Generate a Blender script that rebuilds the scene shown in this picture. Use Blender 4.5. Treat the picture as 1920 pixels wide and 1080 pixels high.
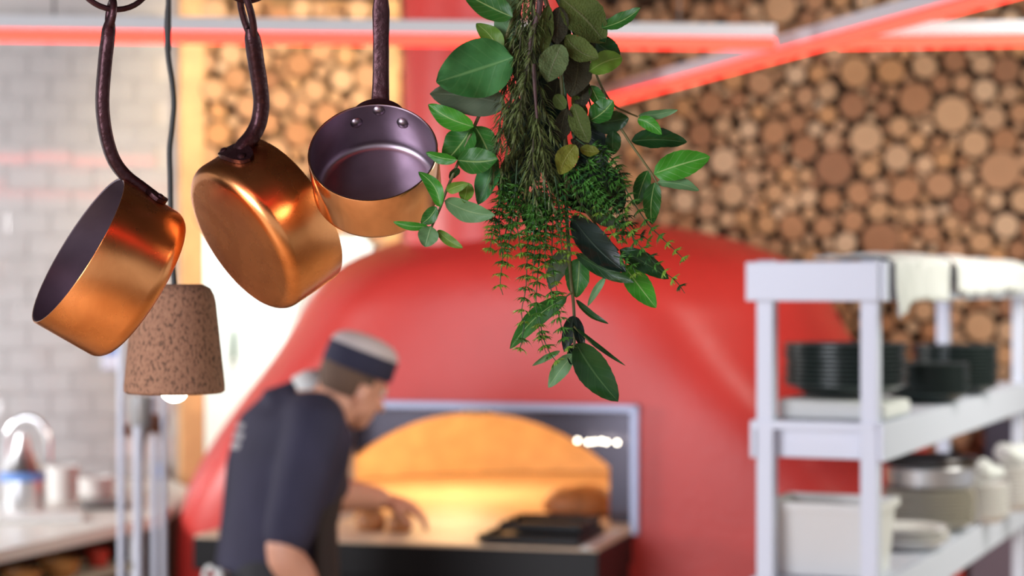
import bpy, bmesh, math, random
from mathutils import Vector, Matrix, noise
V = Vector
PI = math.pi
for o in list(bpy.data.objects): bpy.data.objects.remove(o)
SC = bpy.context.scene
COL = SC.collection
random.seed(7)

# ------------------------------------------------------------------ camera, world, lights, exposure
F = 70.0 / 36.0 * 1920          # focal length in pixels of the 1920 wide frame
EYE = 1.62
cam = bpy.data.cameras.new('camera'); cam_o = bpy.data.objects.new('camera', cam); COL.objects.link(cam_o)
cam_o.location = (0, 0, EYE); cam_o.rotation_euler = (PI/2, 0, 0)
cam.lens = 70; cam.sensor_width = 36
cam.dof.use_dof = True; cam.dof.focus_distance = 1.82; cam.dof.aperture_fstop = 4.8; cam.dof.aperture_blades = 0
cam.clip_start = 0.05
SC.camera = cam_o

w = bpy.data.worlds.new('world'); SC.world = w; w.use_nodes = True
w.node_tree.nodes['Background'].inputs[0].default_value = (0.95, 0.95, 1.0, 1)
w.node_tree.nodes['Background'].inputs[1].default_value = 0.55
SC.view_settings.view_transform = 'Standard'; SC.view_settings.look = 'None'
SC.view_settings.exposure = 0.20; SC.view_settings.gamma = 1.0; SC.view_settings.use_curve_mapping = False

def aim(o, target):
    o.rotation_euler = (V(target) - o.location).to_track_quat('-Z', 'Y').to_euler()
def area(name, loc, target, sx, sy, power, color):
    l = bpy.data.lights.new(name, 'AREA'); l.shape = 'RECTANGLE'; l.size = sx; l.size_y = sy; l.energy = power; l.color = color
    o = bpy.data.objects.new(name, l); COL.objects.link(o); o.location = loc; aim(o, target); return o
def point(name, loc, power, color, radius=.05):
    l = bpy.data.lights.new(name, 'POINT'); l.energy = power; l.color = color; l.shadow_soft_size = radius
    o = bpy.data.objects.new(name, l); COL.objects.link(o); o.location = loc; return o
def spot(name, loc, target, power, color, angle, radius=.1):
    l = bpy.data.lights.new(name, 'SPOT'); l.energy = power; l.color = color; l.spot_size = math.radians(angle); l.spot_blend = .6; l.shadow_soft_size = radius
    o = bpy.data.objects.new(name, l); COL.objects.link(o); o.location = loc; aim(o, target); return o

area('daylight_from_the_dining_room', (-3.6, -1.5, 2.2), (0.4, 5, 1.2), 3.0, 2.0, 270, (.88, .92, 1))
area('kitchen_panel_light', (3.3, 3.6, 2.4), (1.2, 5.2, 1.2), 1.2, 1.2, 42, (.9, 1, .84))
area('oven_side_light', (2.0, 4.4, 2.85), (1.0, 6.5, 1.4), .9, .9, 48, (1, .93, .84))
spot('floor_fill', (-.9, .1, 2.9), (-.3, 1.3, 0), 215, (1, .88, .7), 70, .2)  # added unseen spot, brightens the floor mirrored in the copper pans
area('back_room_panel_light', (-.75, 8.6, 3.0), (-.7, 8.9, 0), 1.6, 1.0, 85, (.93, 1, .93))
area('back_room_panel_light', (-1.1, 8.25, 2.2), (-.7, 9.9, 1.3), .7, .7, 24, (.92, 1, .95))
spot('warm_spot_on_logs', (-.45, 6.2, 2.66), (-.8, 7.6, 2.1), 115, (1, .80, .50), 75)
area('worktop_fill', (-3.3, 5.3, 1.8), (-1.6, 6.9, .95), .9, .5, 66, (1, .97, .95))  # added fill outside the frame, whitens the lower tiles and worktop

# ------------------------------------------------------------------ helpers
def W(px, py, d):                # a point seen at that place of the frame, d metres away
    return V(((px - 960) / F * d, d, EYE + (540 - py) / F * d))
def hexc(r, g, b):
    f = lambda c: (c/255/12.92) if c/255 <= .04045 else ((c/255+.055)/1.055)**2.4
    return (f(r), f(g), f(b), 1)
def nd(t, typ, **kw):
    n = t.nodes.new(typ)
    for k, v in kw.items(): setattr(n, k, v)
    return n
MATS = {}
def mat(name, col, rough=.5, metal=0., var=0., vscale=20., bump=0., bscale=60., emit=None, estr=0., spec=None, trans=0., col2=None, coat=0.):
    m = bpy.data.materials.new(name); m.use_nodes = True; t = m.node_tree; b = t.nodes['Principled BSDF']
    if len(col) == 3: col = (*col, 1)
    b.inputs['Base Color'].default_value = col; b.inputs['Roughness'].default_value = rough; b.inputs['Metallic'].default_value = metal
    if spec is not None: b.inputs['Specular IOR Level'].default_value = spec
    if coat: b.inputs['Coat Weight'].default_value = coat; b.inputs['Coat Roughness'].default_value = .08
    if var or bump:
        tc = nd(t, 'ShaderNodeTexCoord')
    if var:
        n = nd(t, 'ShaderNodeTexNoise'); n.inputs['Scale'].default_value = vscale; n.inputs['Detail'].default_value = 5
        t.links.new(tc.outputs['Object'], n.inputs['Vector'])
        r = nd(t, 'ShaderNodeValToRGB'); r.color_ramp.elements[0].position = .3; r.color_ramp.elements[1].position = .7
        c2 = col2 or tuple(min(1, c*(1+var)) for c in col[:3])
        if len(c2) == 3: c2 = (*c2, 1)
        r.color_ramp.elements[0].color = (*[c*(1-var) for c in col[:3]], 1) if not col2 else col
        r.color_ramp.elements[1].color = c2
        t.links.new(n.outputs['Fac'], r.inputs['Fac']); t.links.new(r.outputs['Color'], b.inputs['Base Color'])
    if bump:
        n2 = nd(t, 'ShaderNodeTexNoise'); n2.inputs['Scale'].default_value = bscale; n2.inputs['Detail'].default_value = 4
        t.links.new(tc.outputs['Object'], n2.inputs['Vector'])
        bp = nd(t, 'ShaderNodeBump'); bp.inputs['Strength'].default_value = bump; bp.inputs['Distance'].default_value = .01
        t.links.new(n2.outputs['Fac'], bp.inputs['Height']); t.links.new(bp.outputs['Normal'], b.inputs['Normal'])
    if emit:
        b.inputs['Emission Color'].default_value = (*emit, 1); b.inputs['Emission Strength'].default_value = estr
    if trans: b.inputs['Transmission Weight'].default_value = trans
    MATS[name] = m; return m

class MB:                        # collects geometry in world coordinates; build() links it as ONE object
    def __init__(s): s.v = []; s.f = []; s.m = []; s.round = False
    def add(s, vs, fs, mi=0):
        k = len(s.v); s.v += [V(p) for p in vs]; s.f += [tuple(i+k for i in f) for f in fs]; s.m += [mi]*len(fs); return s
    def box(s, c, ax, ay, az, mi=0, bev=0.):       # centre, three half-axis vectors
        c, ax, ay, az = V(c), V(ax), V(ay), V(az)
        if not bev:
            vs = [c + ax*i + ay*j + az*k for k in (-1, 1) for j in (-1, 1) for i in (-1, 1)]
            return s.add(vs, [(0,2,3,1),(4,5,7,6),(0,1,5,4),(2,6,7,3),(0,4,6,2),(1,3,7,5)], mi)
        bm = bmesh.new(); bmesh.ops.create_cube(bm, size=2)
        L = (ax.length, ay.length, az.length)
        for v in bm.verts: v.co = V((v.co.x*L[0], v.co.y*L[1], v.co.z*L[2]))
        bmesh.ops.bevel(bm, geom=list(bm.edges), offset=bev, segments=2, affect='EDGES', profile=.5)
        A, B, C_ = ax.normalized(), ay.normalized(), az.normalized()
        bm.verts.index_update()
        vs = [c + A*v.co.x + B*v.co.y + C_*v.co.z for v in bm.verts]; fs = [tuple(v.index for v in f.verts) for f in bm.faces]
        bm.free(); return s.add(vs, fs, mi)
    def abox(s, x0, x1, y0, y1, z0, z1, mi=0, bev=0.):
        return s.box(((x0+x1)/2, (y0+y1)/2, (z0+z1)/2), ((x1-x0)/2, 0, 0), (0, (y1-y0)/2, 0), (0, 0, (z1-z0)/2), mi, bev)
    def lathe(s, prof, o=(0,0,0), X=(1,0,0), Y=(0,1,0), Z=(0,0,1), n=32, mi=0):      # profile of (radius, height)
        s.round = True; o, X, Y, Z = V(o), V(X), V(Y), V(Z); rows = []; vs = []; fs = []
        for r, h in prof:
            if r < 1e-6: rows.append([len(vs)]); vs.append(o + Z*h)
            else:
                rows.append(list(range(len(vs), len(vs)+n)))
                vs += [o + X*(r*math.cos(2*PI*i/n)) + Y*(r*math.sin(2*PI*i/n)) + Z*h for i in range(n)]
        for a, b in zip(rows, rows[1:]):
            for i in range(n):
                j = (i+1) % n
                if len(a) == 1 and len(b) == 1: continue
                if len(a) == 1: fs.append((a[0], b[j], b[i]))
                elif len(b) == 1: fs.append((a[i], a[j], b[0]))
                else: fs.append((a[i], a[j], b[j], b[i]))
        return s.add(vs, fs, mi)
    def sweep(s, pts, wa, wb=None, side=None, n=10, caps=True, closed=False, sq=1., mi=0):   # elliptical section along a polyline
        s.round = True; pts = [V(p) for p in pts]; N = len(pts)
        if not isinstance(wa, (list, tuple)): wa = [wa]*N
        if wb is None: wb = wa
        if not isinstance(wb, (list, tuple)): wb = [wb]*N
        vs = []; fs = []; prev = None
        for i, p in enumerate(pts):
            a = pts[(i-1) % N] if (closed or i > 0) else p; b = pts[(i+1) % N] if (closed or i < N-1) else p
            T = (b-a).normalized()
            h = V(side) if side is not None else (prev if prev is not None else (V((0,1,0)) if abs(T.y) < .9 else V((1,0,0))))
            A = h - T*h.dot(T)
            A = A.normalized() if A.length > 1e-6 else T.orthogonal().normalized()
            prev = A; B = T.cross(A)
            for k in range(n):
                th = 2*PI*k/n; c, q = math.cos(th), math.sin(th)
                c = math.copysign(abs(c)**sq, c); q = math.copysign(abs(q)**sq, q)
                vs.append(p + A*(wa[i]*c) + B*(wb[i]*q))
        for i in range(N if closed else N-1):
            j = (i+1) % N
            for k in range(n):
                l = (k+1) % n; fs.append((i*n+k, i*n+l, j*n+l, j*n+k))
        if caps and not closed: fs.append(tuple(range(n-1, -1, -1))); fs.append(tuple((N-1)*n+k for k in range(n)))
        return s.add(vs, fs, mi)
    def tube(s, pts, r, n=8, **k): return s.sweep(pts, r, n=n, **k)
    def ball(s, c, r, sx=(1,0,0), sy=(0,1,0), sz=(0,0,1), n=16, rings=10, mi=0):
        if not isinstance(r, (tuple, list)): r = (r, r, r)
        prof = [(math.sin(PI*i/rings), -math.cos(PI*i/rings)) for i in range(rings+1)]; prof[0] = (0, -1); prof[-1] = (0, 1)
        return s.lathe(prof, c, V(sx)*r[0], V(sy)*r[1], V(sz)*r[2], n, mi)
    def build(s, name, mats, parent=None, smooth=True, origin=None, angle=None):
        base = V((0, 0, 0))
        if parent is not None: base = V(parent['base_at'])
        elif origin is not None: base = V(origin)
        me = bpy.data.meshes.new(name); me.from_pydata([tuple(v-base) for v in s.v], [], s.f)
        for m in (mats if isinstance(mats, (list, tuple)) else [mats]): me.materials.append(m)
        me.polygons.foreach_set('material_index', s.m); me.validate()
        if smooth:
            bm = bmesh.new(); bm.from_mesh(me); bmesh.ops.recalc_face_normals(bm, faces=bm.faces)
            lim = math.radians(angle or (40 if s.round else 18))
            for e in bm.edges:
                if len(e.link_faces) == 2 and e.calc_face_angle(0) > lim: e.smooth = False
            for f in bm.faces: f.smooth = True
            bm.to_mesh(me); bm.free()
        o = bpy.data.objects.new(name, me); COL.objects.link(o)
        if parent is not None: o.parent = parent
        else: o.location = base
        o['base_at'] = tuple(base)
        return o
def tag(o, label, cat, group=None):
    o['label'] = label; o['category'] = cat
    if group: o['group'] = group
    return o
def thing(name, label, cat, at, group=None):
    o = bpy.data.objects.new(name, None); COL.objects.link(o); o.location = at; o['base_at'] = tuple(at); o.empty_display_size = .05
    return tag(o, label, cat, group)
def struct(o): o['kind'] = 'structure'; return o
def smoothpts(pts, k=6):          # Catmull-Rom through the points
    P = [V(p) for p in pts]; out = []
    for i in range(len(P)-1):
        a = P[i-1] if i else P[i]*2-P[i+1]; b, c = P[i], P[i+1]; d = P[i+2] if i+2 < len(P) else P[i+1]*2-P[i]
        for j in range(k):
            t = j/k; out.append(.5*((2*b)+(c-a)*t+(2*a-5*b+4*c-d)*t*t+(3*b-a-3*c+d)*t**3))
    out.append(P[-1]); return out
def applied(o):                   # bake the modifiers of o into its mesh
    dg = bpy.context.evaluated_depsgraph_get(); dg.update()
    me = bpy.data.meshes.new_from_object(o.evaluated_get(dg)); o.modifiers.clear(); o.data = me
    for p in me.polygons: p.use_smooth = True
    return o

# ------------------------------------------------------------------ materials
m_floor = mat('floor_stone', (.60, .40, .24), .45, var=.12, vscale=3)
m_ceil = mat('dark_ceiling', (.035, .025, .022), .8)
m_grout = mat('grout', (.44, .43, .43), .7)
m_tile = mat('glazed_tile', (.43, .425, .43), .05, var=.03, vscale=4, spec=1.)
m_wood = mat('pine_trim', (.62, .36, .16), .5, var=.18, vscale=9)
m_back = mat('dark_backing', (.13, .075, .045), .9)
m_tile.node_tree.nodes['Principled BSDF'].inputs['IOR'].default_value = 1.65
m_white = mat('white_paint', (.82, .84, .82), .5)
m_stucco = mat('red_plaster', hexc(196, 54, 48), .40, bump=.12, bscale=55, var=.05, vscale=5, spec=.5)
m_alu = mat('aluminium_profile', (.60, .61, .65), .45)
m_neon = mat('red_neon', (.8, .1, .06), .4, emit=(1, .030, .018), estr=3.6)
m_wire = mat('black_wire', (.02, .02, .02), .5)
m_steel = mat('brushed_steel', (.66, .67, .70), .3, 1., var=.08, vscale=14)
m_white_steel = mat('pale_steel', (.66, .69, .80), .5, .15)
m_darksteel = mat('dark_steel', (.06, .058, .06), .22, .7)
m_recess = mat('smoky_steel', (.11, .10, .13), .25, .6)
m_frame = mat('blue_grey_steel', (.40, .44, .60), .45, .6)
m_black = mat('black_enamel', (.008, .007, .008), .4, spec=.25)
m_fire = mat('oven_brick', (.76, .58, .38), .8, var=.12, vscale=14, bump=.25, bscale=25)
m_stone = mat('hearth_stone', (.66, .50, .36), .5, var=.12, vscale=12)
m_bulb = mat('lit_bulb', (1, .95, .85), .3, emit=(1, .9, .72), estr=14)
m_iron = mat('forged_iron', (.055, .022, .027), .38, .75, var=.3, vscale=45, bump=.15, bscale=160)
m_plate_black = mat('black_stoneware', (.018, .030, .027), .26)
m_plate_beige = mat('beige_stoneware', (.42, .38, .31), .4)
m_plate_white = mat('white_china', (.78, .76, .74), .25)
m_plastic = mat('white_plastic', (.72, .71, .70), .4)
m_cloth = mat('white_cloth', (.70, .71, .70), .85, bump=.1, bscale=200)
m_skin = mat('skin', hexc(216, 158, 132), .5)
m_navy = mat('navy_jersey', (.028, .026, .055), .85, var=.2, vscale=6)
m_cap = mat('navy_cap_cloth', (.022, .022, .05), .85)
m_capw = mat('grey_cap_crown', (.55, .48, .48), .85)
m_hair = mat('brown_hair', (.12, .068, .045), .75)
m_apron = mat('dark_brown_apron', (.03, .02, .018), .8)
m_trouser = mat('charcoal_trousers', (.03, .03, .035), .9)
m_shoe = mat('black_shoe', (.01, .01, .01), .4)
m_print = mat('grey_print', (.5, .48, .5), .8)
m_bread = mat('browned_crust', (.34, .13, .04), .55, var=.35, vscale=18, bump=.2, bscale=40)
m_worktop = mat('white_worktop', (.78, .77, .72), .3)
m_cab = mat('dark_brown_wood', (.075, .03, .02), .45, var=.2, vscale=8)
m_bracket = mat('red_brown_wood', (.30, .11, .05), .5, var=.2, vscale=14)
m_chrome = mat('chrome', (.85, .86, .88), .12, 1.)
m_bluebox = mat('blue_plastic', (.10, .22, .55), .45)
m_redbox = mat('red_plastic', (.6, .05, .03), .45)
m_turn = mat('turned_wood', (.45, .2, .06), .45, var=.2, vscale=20)
m_purple = mat('dark_violet_panel', (.03, .025, .05), .4)
m_flour = mat('brushed_grey_steel', (.42, .42, .43), .4, .8)

def copper(name, rough, c1, c2):
    m = bpy.data.materials.new(name); m.use_nodes = True; t = m.node_tree; b = t.nodes['Principled BSDF']; b.inputs['Metallic'].default_value = 1
    tc = nd(t, 'ShaderNodeTexCoord'); n = nd(t, 'ShaderNodeTexNoise'); n.inputs['Scale'].default_value = 16; n.inputs['Detail'].default_value = 6; n.inputs['Distortion'].default_value = .6
    mp = nd(t, 'ShaderNodeMapping'); mp.inputs['Scale'].default_value = (1, 1, 1)
    t.links.new(tc.outputs['Object'], mp.inputs['Vector']); t.links.new(mp.outputs['Vector'], n.inputs['Vector'])
    r = nd(t, 'ShaderNodeValToRGB'); r.color_ramp.elements[0].position = .32; r.color_ramp.elements[1].position = .58
    r.color_ramp.elements[0].color = (*c2, 1); r.color_ramp.elements[1].color = (*c1, 1)
    t.links.new(n.outputs['Fac'], r.inputs['Fac']); t.links.new(r.outputs['Color'], b.inputs['Base Color'])
    n2 = nd(t, 'ShaderNodeTexNoise'); n2.inputs['Scale'].default_value = 40; n2.inputs['Detail'].default_value = 5
    t.links.new(tc.outputs['Object'], n2.inputs['Vector'])
    mr = nd(t, 'ShaderNodeMapRange'); mr.inputs[3].default_value = rough*.8; mr.inputs[4].default_value = rough*1.25
    t.links.new(n2.outputs['Fac'], mr.inputs[0]); t.links.new(mr.outputs[0], b.inputs['Roughness'])
    return m
m_cop_satin = copper('satin_copper', .27, (.93, .39, .145), (.76, .29, .10))
m_cop_bright = copper('polished_copper', .14, (.92, .50, .27), (.84, .42, .22))
m_tin = mat('tinned_lining', (.36, .29, .345), .36, 1., var=.18, vscale=22)

def leaf_mat(name, dark, light, rough=.38, rib=(.3, .45, .15), scale=26., crinkle=.0, transl=.25):
    m = bpy.data.materials.new(name); m.use_nodes = True; t = m.node_tree; b = t.nodes['Principled BSDF']; L = t.links.new
    uv = nd(t, 'ShaderNodeUVMap'); sp = nd(t, 'ShaderNodeSeparateXYZ'); L(uv.outputs[0], sp.inputs[0])
    a = nd(t, 'ShaderNodeMath', operation='SUBTRACT'); a.inputs[1].default_value = .5; L(sp.outputs[0], a.inputs[0])
    ab = nd(t, 'ShaderNodeMath', operation='ABSOLUTE'); L(a.outputs[0], ab.inputs[0])
    # side veins: chevrons from the midrib
    k = nd(t, 'ShaderNodeMath', operation='MULTIPLY'); k.inputs[1].default_value = .55; L(ab.outputs[0], k.inputs[0])
    d = nd(t, 'ShaderNodeMath', operation='SUBTRACT'); L(sp.outputs[1], d.inputs[0]); L(k.outputs[0], d.inputs[1])
    s_ = nd(t, 'ShaderNodeMath', operation='MULTIPLY'); s_.inputs[1].default_value = 40; L(d.outputs[0], s_.inputs[0])
    sn = nd(t, 'ShaderNodeMath', operation='SINE'); L(s_.outputs[0], sn.inputs[0])
    v1 = nd(t, 'ShaderNodeMapRange'); v1.inputs[1].default_value = .8; v1.inputs[2].default_value = 1.; v1.inputs[4].default_value = .10; L(sn.outputs[0], v1.inputs[0])
    v2 = nd(t, 'ShaderNodeMapRange'); v2.inputs[1].default_value = .035; v2.inputs[2].default_value = .012; v2.inputs[3].default_value = 0; v2.inputs[4].default_value = .75; L(ab.outputs[0], v2.inputs[0])
    mx = nd(t, 'ShaderNodeMath', operation='MAXIMUM'); L(v1.outputs[0], mx.inputs[0]); L(v2.outputs[0], mx.inputs[1])
    tc = nd(t, 'ShaderNodeTexCoord'); n = nd(t, 'ShaderNodeTexNoise'); n.inputs['Scale'].default_value = scale; n.inputs['Detail'].default_value = 4; L(tc.outputs['Object'], n.inputs['Vector'])
    r = nd(t, 'ShaderNodeValToRGB'); r.color_ramp.elements[0].position = .35; r.color_ramp.elements[1].position = .68
    r.color_ramp.elements[0].color = (*dark, 1); r.color_ramp.elements[1].color = (*light, 1); L(n.outputs['Fac'], r.inputs['Fac'])
    mc = nd(t, 'ShaderNodeMix', data_type='RGBA'); L(mx.outputs[0], mc.inputs[0]); L(r.outputs['Color'], mc.inputs[6]); mc.inputs[7].default_value = (*rib, 1)
    L(mc.outputs[2], b.inputs['Base Color']); b.inputs['Roughness'].default_value = rough; b.inputs['Specular IOR Level'].default_value = .32
    h = nd(t, 'ShaderNodeBump'); h.inputs['Strength'].default_value = .35; h.inputs['Distance'].default_value = .002; L(mx.outputs[0], h.inputs['Height'])
    last = h
    if crinkle:
        vo = nd(t, 'ShaderNodeTexVoronoi'); vo.inputs['Scale'].default_value = 520; L(tc.outputs['Object'], vo.inputs['Vector'])
        h2 = nd(t, 'ShaderNodeBump'); h2.inputs['Strength'].default_value = crinkle; h2.inputs['Distance'].default_value = .001; L(vo.outputs['Distance'], h2.inputs['Height']); L(h.outputs[0], h2.inputs['Normal']); last = h2
    L(last.outputs[0], b.inputs['Normal'])
    tr = nd(t, 'ShaderNodeBsdfTranslucent'); L(mc.outputs[2], tr.inputs[0])
    ms = nd(t, 'ShaderNodeMixShader'); ms.inputs[0].default_value = transl; L(b.outputs[0], ms.inputs[1]); L(tr.outputs[0], ms.inputs[2])
    L(ms.outputs[0], t.nodes['Material Output'].inputs[0]); return m
LM = {
 'mid': leaf_mat('mid_green_leaf', (.018, .095, .014), (.034, .16, .024)),
 'bright': leaf_mat('bright_green_leaf', (.022, .17, .010), (.05, .27, .018), rib=(.35, .55, .2)),
 'pale': leaf_mat('pale_leaf_underside', (.09, .20, .08), (.13, .27, .12), .5, rib=(.25, .38, .18)),
 'blue': leaf_mat('broad_blue_green_leaf', (.022, .115, .026), (.05, .20, .055), .4, rib=(.14, .32, .11), scale=40.),
 'grey': leaf_mat('grey_green_underside', (.055, .08, .045), (.09, .12, .07), .6, rib=(.13, .17, .11)),
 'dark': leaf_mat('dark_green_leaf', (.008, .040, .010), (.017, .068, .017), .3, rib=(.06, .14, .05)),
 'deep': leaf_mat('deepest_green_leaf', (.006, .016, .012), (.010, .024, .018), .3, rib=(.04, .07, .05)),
 'olive': leaf_mat('sage_leaf', (.055, .085, .016), (.09, .13, .028), .8, rib=(.14, .16, .07), crinkle=.6),
 'umber': leaf_mat('dark_sage_leaf', (.022, .021, .011), (.036, .034, .017), .85, rib=(.06, .06, .03), crinkle=.6),
 'sagegrey': leaf_mat('grey_sage_leaf', (.075, .12, .042), (.11, .16, .06), .8, rib=(.17, .2, .11), crinkle=.6),
 'lime': leaf_mat('yellow_green_leaf', (.13, .15, .015), (.2, .22, .03), .6, rib=(.28, .3, .08), crinkle=.4),
 'lime2': leaf_mat('young_green_leaf', (.09, .19, .02), (.14, .28, .035), .45, rib=(.3, .42, .12)),
}
m_stem = mat('green_brown_stem', (.12, .11, .035), .6, var=.2, vscale=60)
m_stem_wood = mat('woody_stem', (.07, .035, .035), .7, var=.25, vscale=80)
m_rose_stem = mat('rosemary_stem', (.035, .032, .016), .8)
m_stem_green = mat('green_stem', (.022, .06, .02), .7)
m_needle = mat('rosemary_needle', (.085, .12, .032), .55, var=.35, vscale=40)
m_needle_back = mat('pale_needle', (.13, .16, .07), .6)
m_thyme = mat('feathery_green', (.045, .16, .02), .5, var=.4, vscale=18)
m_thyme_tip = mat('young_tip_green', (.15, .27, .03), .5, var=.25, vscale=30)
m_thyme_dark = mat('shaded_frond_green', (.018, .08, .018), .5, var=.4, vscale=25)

def cork():
    m = bpy.data.materials.new('cork'); m.use_nodes = True; t = m.node_tree; b = t.nodes['Principled BSDF']; L = t.links.new
    tc = nd(t, 'ShaderNodeTexCoord'); mp = nd(t, 'ShaderNodeMapping'); mp.inputs['Scale'].default_value = (1.3, 1.3, .75); L(tc.outputs['Object'], mp.inputs[0])
    n = nd(t, 'ShaderNodeTexNoise'); n.inputs['Scale'].default_value = 250; n.inputs['Detail'].default_value = 3; n.inputs['Roughness'].default_value = .6; L(mp.outputs[0], n.inputs['Vector'])
    r = nd(t, 'ShaderNodeValToRGB'); e = r.color_ramp.elements; e[0].position = .36; e[0].color = (.12, .065, .04, 1); e[1].position = .47; e[1].color = (.31, .155, .095, 1)
    x = e.new(.7); x.color = (.38, .205, .125, 1); L(n.outputs['Fac'], r.inputs[0]); L(r.outputs[0], b.inputs['Base Color']); b.inputs['Roughness'].default_value = .9
    bp = nd(t, 'ShaderNodeBump'); bp.inputs['Strength'].default_value = .4; bp.inputs['Distance'].default_value = .002; L(n.outputs['Fac'], bp.inputs['Height']); L(bp.outputs[0], b.inputs['Normal'])
    return m
m_cork = cork()
def log_cut():
    m = bpy.data.materials.new('sawn_log_end'); m.use_nodes = True; t = m.node_tree; b = t.nodes['Principled BSDF']; L = t.links.new
    oi = nd(t, 'ShaderNodeObjectInfo'); ge = nd(t, 'ShaderNodeNewGeometry'); ad = nd(t, 'ShaderNodeMath', operation='ADD'); L(oi.outputs['Random'], ad.inputs[0]); L(ge.outputs['Random Per Island'], ad.inputs[1])
    fr = nd(t, 'ShaderNodeMath', operation='FRACT'); L(ad.outputs[0], fr.inputs[0])
    r = nd(t, 'ShaderNodeValToRGB'); e = r.color_ramp.elements; e[0].position = 0; e[0].color = (*hexc(150, 102, 70)[:3], 1); e[1].position = 1; e[1].color = (*hexc(216, 184, 152)[:3], 1)
    for p, c in ((.2, hexc(174, 122, 82)), (.42, hexc(188, 144, 108)), (.62, hexc(200, 162, 126)), (.8, hexc(190, 138, 90))):
        x = e.new(p); x.color = c
    L(fr.outputs[0], r.inputs[0])
    tc = nd(t, 'ShaderNodeTexCoord'); ln = nd(t, 'ShaderNodeVectorMath', operation='LENGTH'); L(tc.outputs['Object'], ln.inputs[0])
    n = nd(t, 'ShaderNodeTexNoise'); n.inputs['Scale'].default_value = 6; L(tc.outputs['Object'], n.inputs['Vector'])
    ml = nd(t, 'ShaderNodeMath', operation='MULTIPLY_ADD'); L(n.outputs['Fac'], ml.inputs[0]); ml.inputs[1].default_value = .25; L(ln.outputs['Value'], ml.inputs[2])
    ms = nd(t, 'ShaderNodeMath', operation='MULTIPLY'); ms.inputs[1].default_value = 55; L(ml.outputs[0], ms.inputs[0]); sn = nd(t, 'ShaderNodeMath', operation='SINE'); L(ms.outputs[0], sn.inputs[0])
    mr = nd(t, 'ShaderNodeMapRange'); mr.inputs[1].default_value = -1; mr.inputs[3].default_value = .84; mr.inputs[4].default_value = 1; L(sn.outputs[0], mr.inputs[0])
    mx = nd(t, 'ShaderNodeMix', data_type='RGBA', blend_type='MULTIPLY'); mx.inputs[0].default_value = 1; L(r.outputs[0], mx.inputs[6]); L(mr.outputs[0], mx.inputs[7])
    L(mx.outputs[2], b.inputs['Base Color']); b.inputs['Roughness'].default_value = .7
    return m
m_log = log_cut(); m_bark = mat('bark', (.17, .10, .06), .9)

# ------------------------------------------------------------------ the room
mb = MB(); mb.abox(-6, 6, -3, 12, -.1, 0); struct(mb.build('floor', m_floor, smooth=False))
mb = MB(); mb.abox(-6, 6, -3, 8.1, 2.95, 3.3); mb.abox(-6, 6, 5.2, 8.1, 2.72, 2.97); mb.abox(-6, 6, 8.1, 12, 3.2, 3.3); struct(mb.build('ceiling', m_ceil, smooth=False))  # lowered rear soffit is unseen, added to shade the upper wall and flue

# tiled wall on the left
a18 = math.radians(16); tu = V((math.cos(a18), math.sin(a18), 0)); tn = V((math.sin(a18), -math.cos(a18), 0)); up = V((0, 0, 1))
TM = V((-1.59, 7.34, 0))
def on_wall(px, P, u):           # distance along the wall where the frame column px meets it
    k = (px-960)/F; return (k*P.y - P.x) / (u.x - k*u.y)
t_end = on_wall(333, TM, tu)
mb = MB(); mb.box(TM + tu*((-2.6+t_end)/2) - tn*.06 + up*1.6, tu*((t_end+2.6)/2), tn*.06, up*1.6)
wl = struct(mb.build('wall_left', m_grout, smooth=False))
mb = MB(); tw, th = .155, .083
mb.box((0,0,0), V((tw/2-.0015,0,0)), V((0,.004,0)), V((0,0,th/2-.0015)), bev=.0018)
tile_me = None
row = 0; z = .86
while z < 2.68:
    x = t_end - tw/2 - (row % 2)*tw/2
    if row % 2:
        pass
    while x > t_end - 1.42:
        if tile_me is None:
            o = mb.build('tile', m_tile); tile_me = o.data
        else:
            o = bpy.data.objects.new('tile', tile_me); COL.objects.link(o)
        o.parent = wl; o.location = TM + tu*x + tn*.004 + up*z
        o.rotation_euler = (random.uniform(-.004, .004), 0, a18 + random.uniform(-.004, .004))
        x -= tw
    row += 1; z += th

# timber posts and the log-clad lintel over the doorway
P1 = TM + tu*t_end
t_p2 = on_wall(378, TM, tu); t_p3 = on_wall(711, TM, tu); t_p4 = on_wall(740, TM, tu)
mb = MB(); mb.box(TM + tu*((t_end+t_p2)/2) + tn*.02 + up*1.6, tu*((t_p2-t_end)/2), tn*.08, up*1.6, bev=.006)
struct(mb.build('trim_1', m_wood))
mb = MB(); mb.box(TM + tu*((t_p3+t_p4)/2) + tn*.02 + up*1.6, tu*((t_p4-t_p3)/2), tn*.08, up*1.6, bev=.005)
struct(mb.build('trim_2', m_wood))
z_lin = 1.62 + (540-436)/F*7.6
mb = MB(); mb.box(TM + tu*((t_p2+t_p3)/2) - tn*.03 + up*((z_lin+3.2)/2), tu*((t_p3-t_p2)/2), tn*.05, up*((3.2-z_lin)/2))
wlin = struct(mb.build('wall_lintel', mat('brown_backing', (.30, .18, .09), .9), smooth=False))

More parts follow.
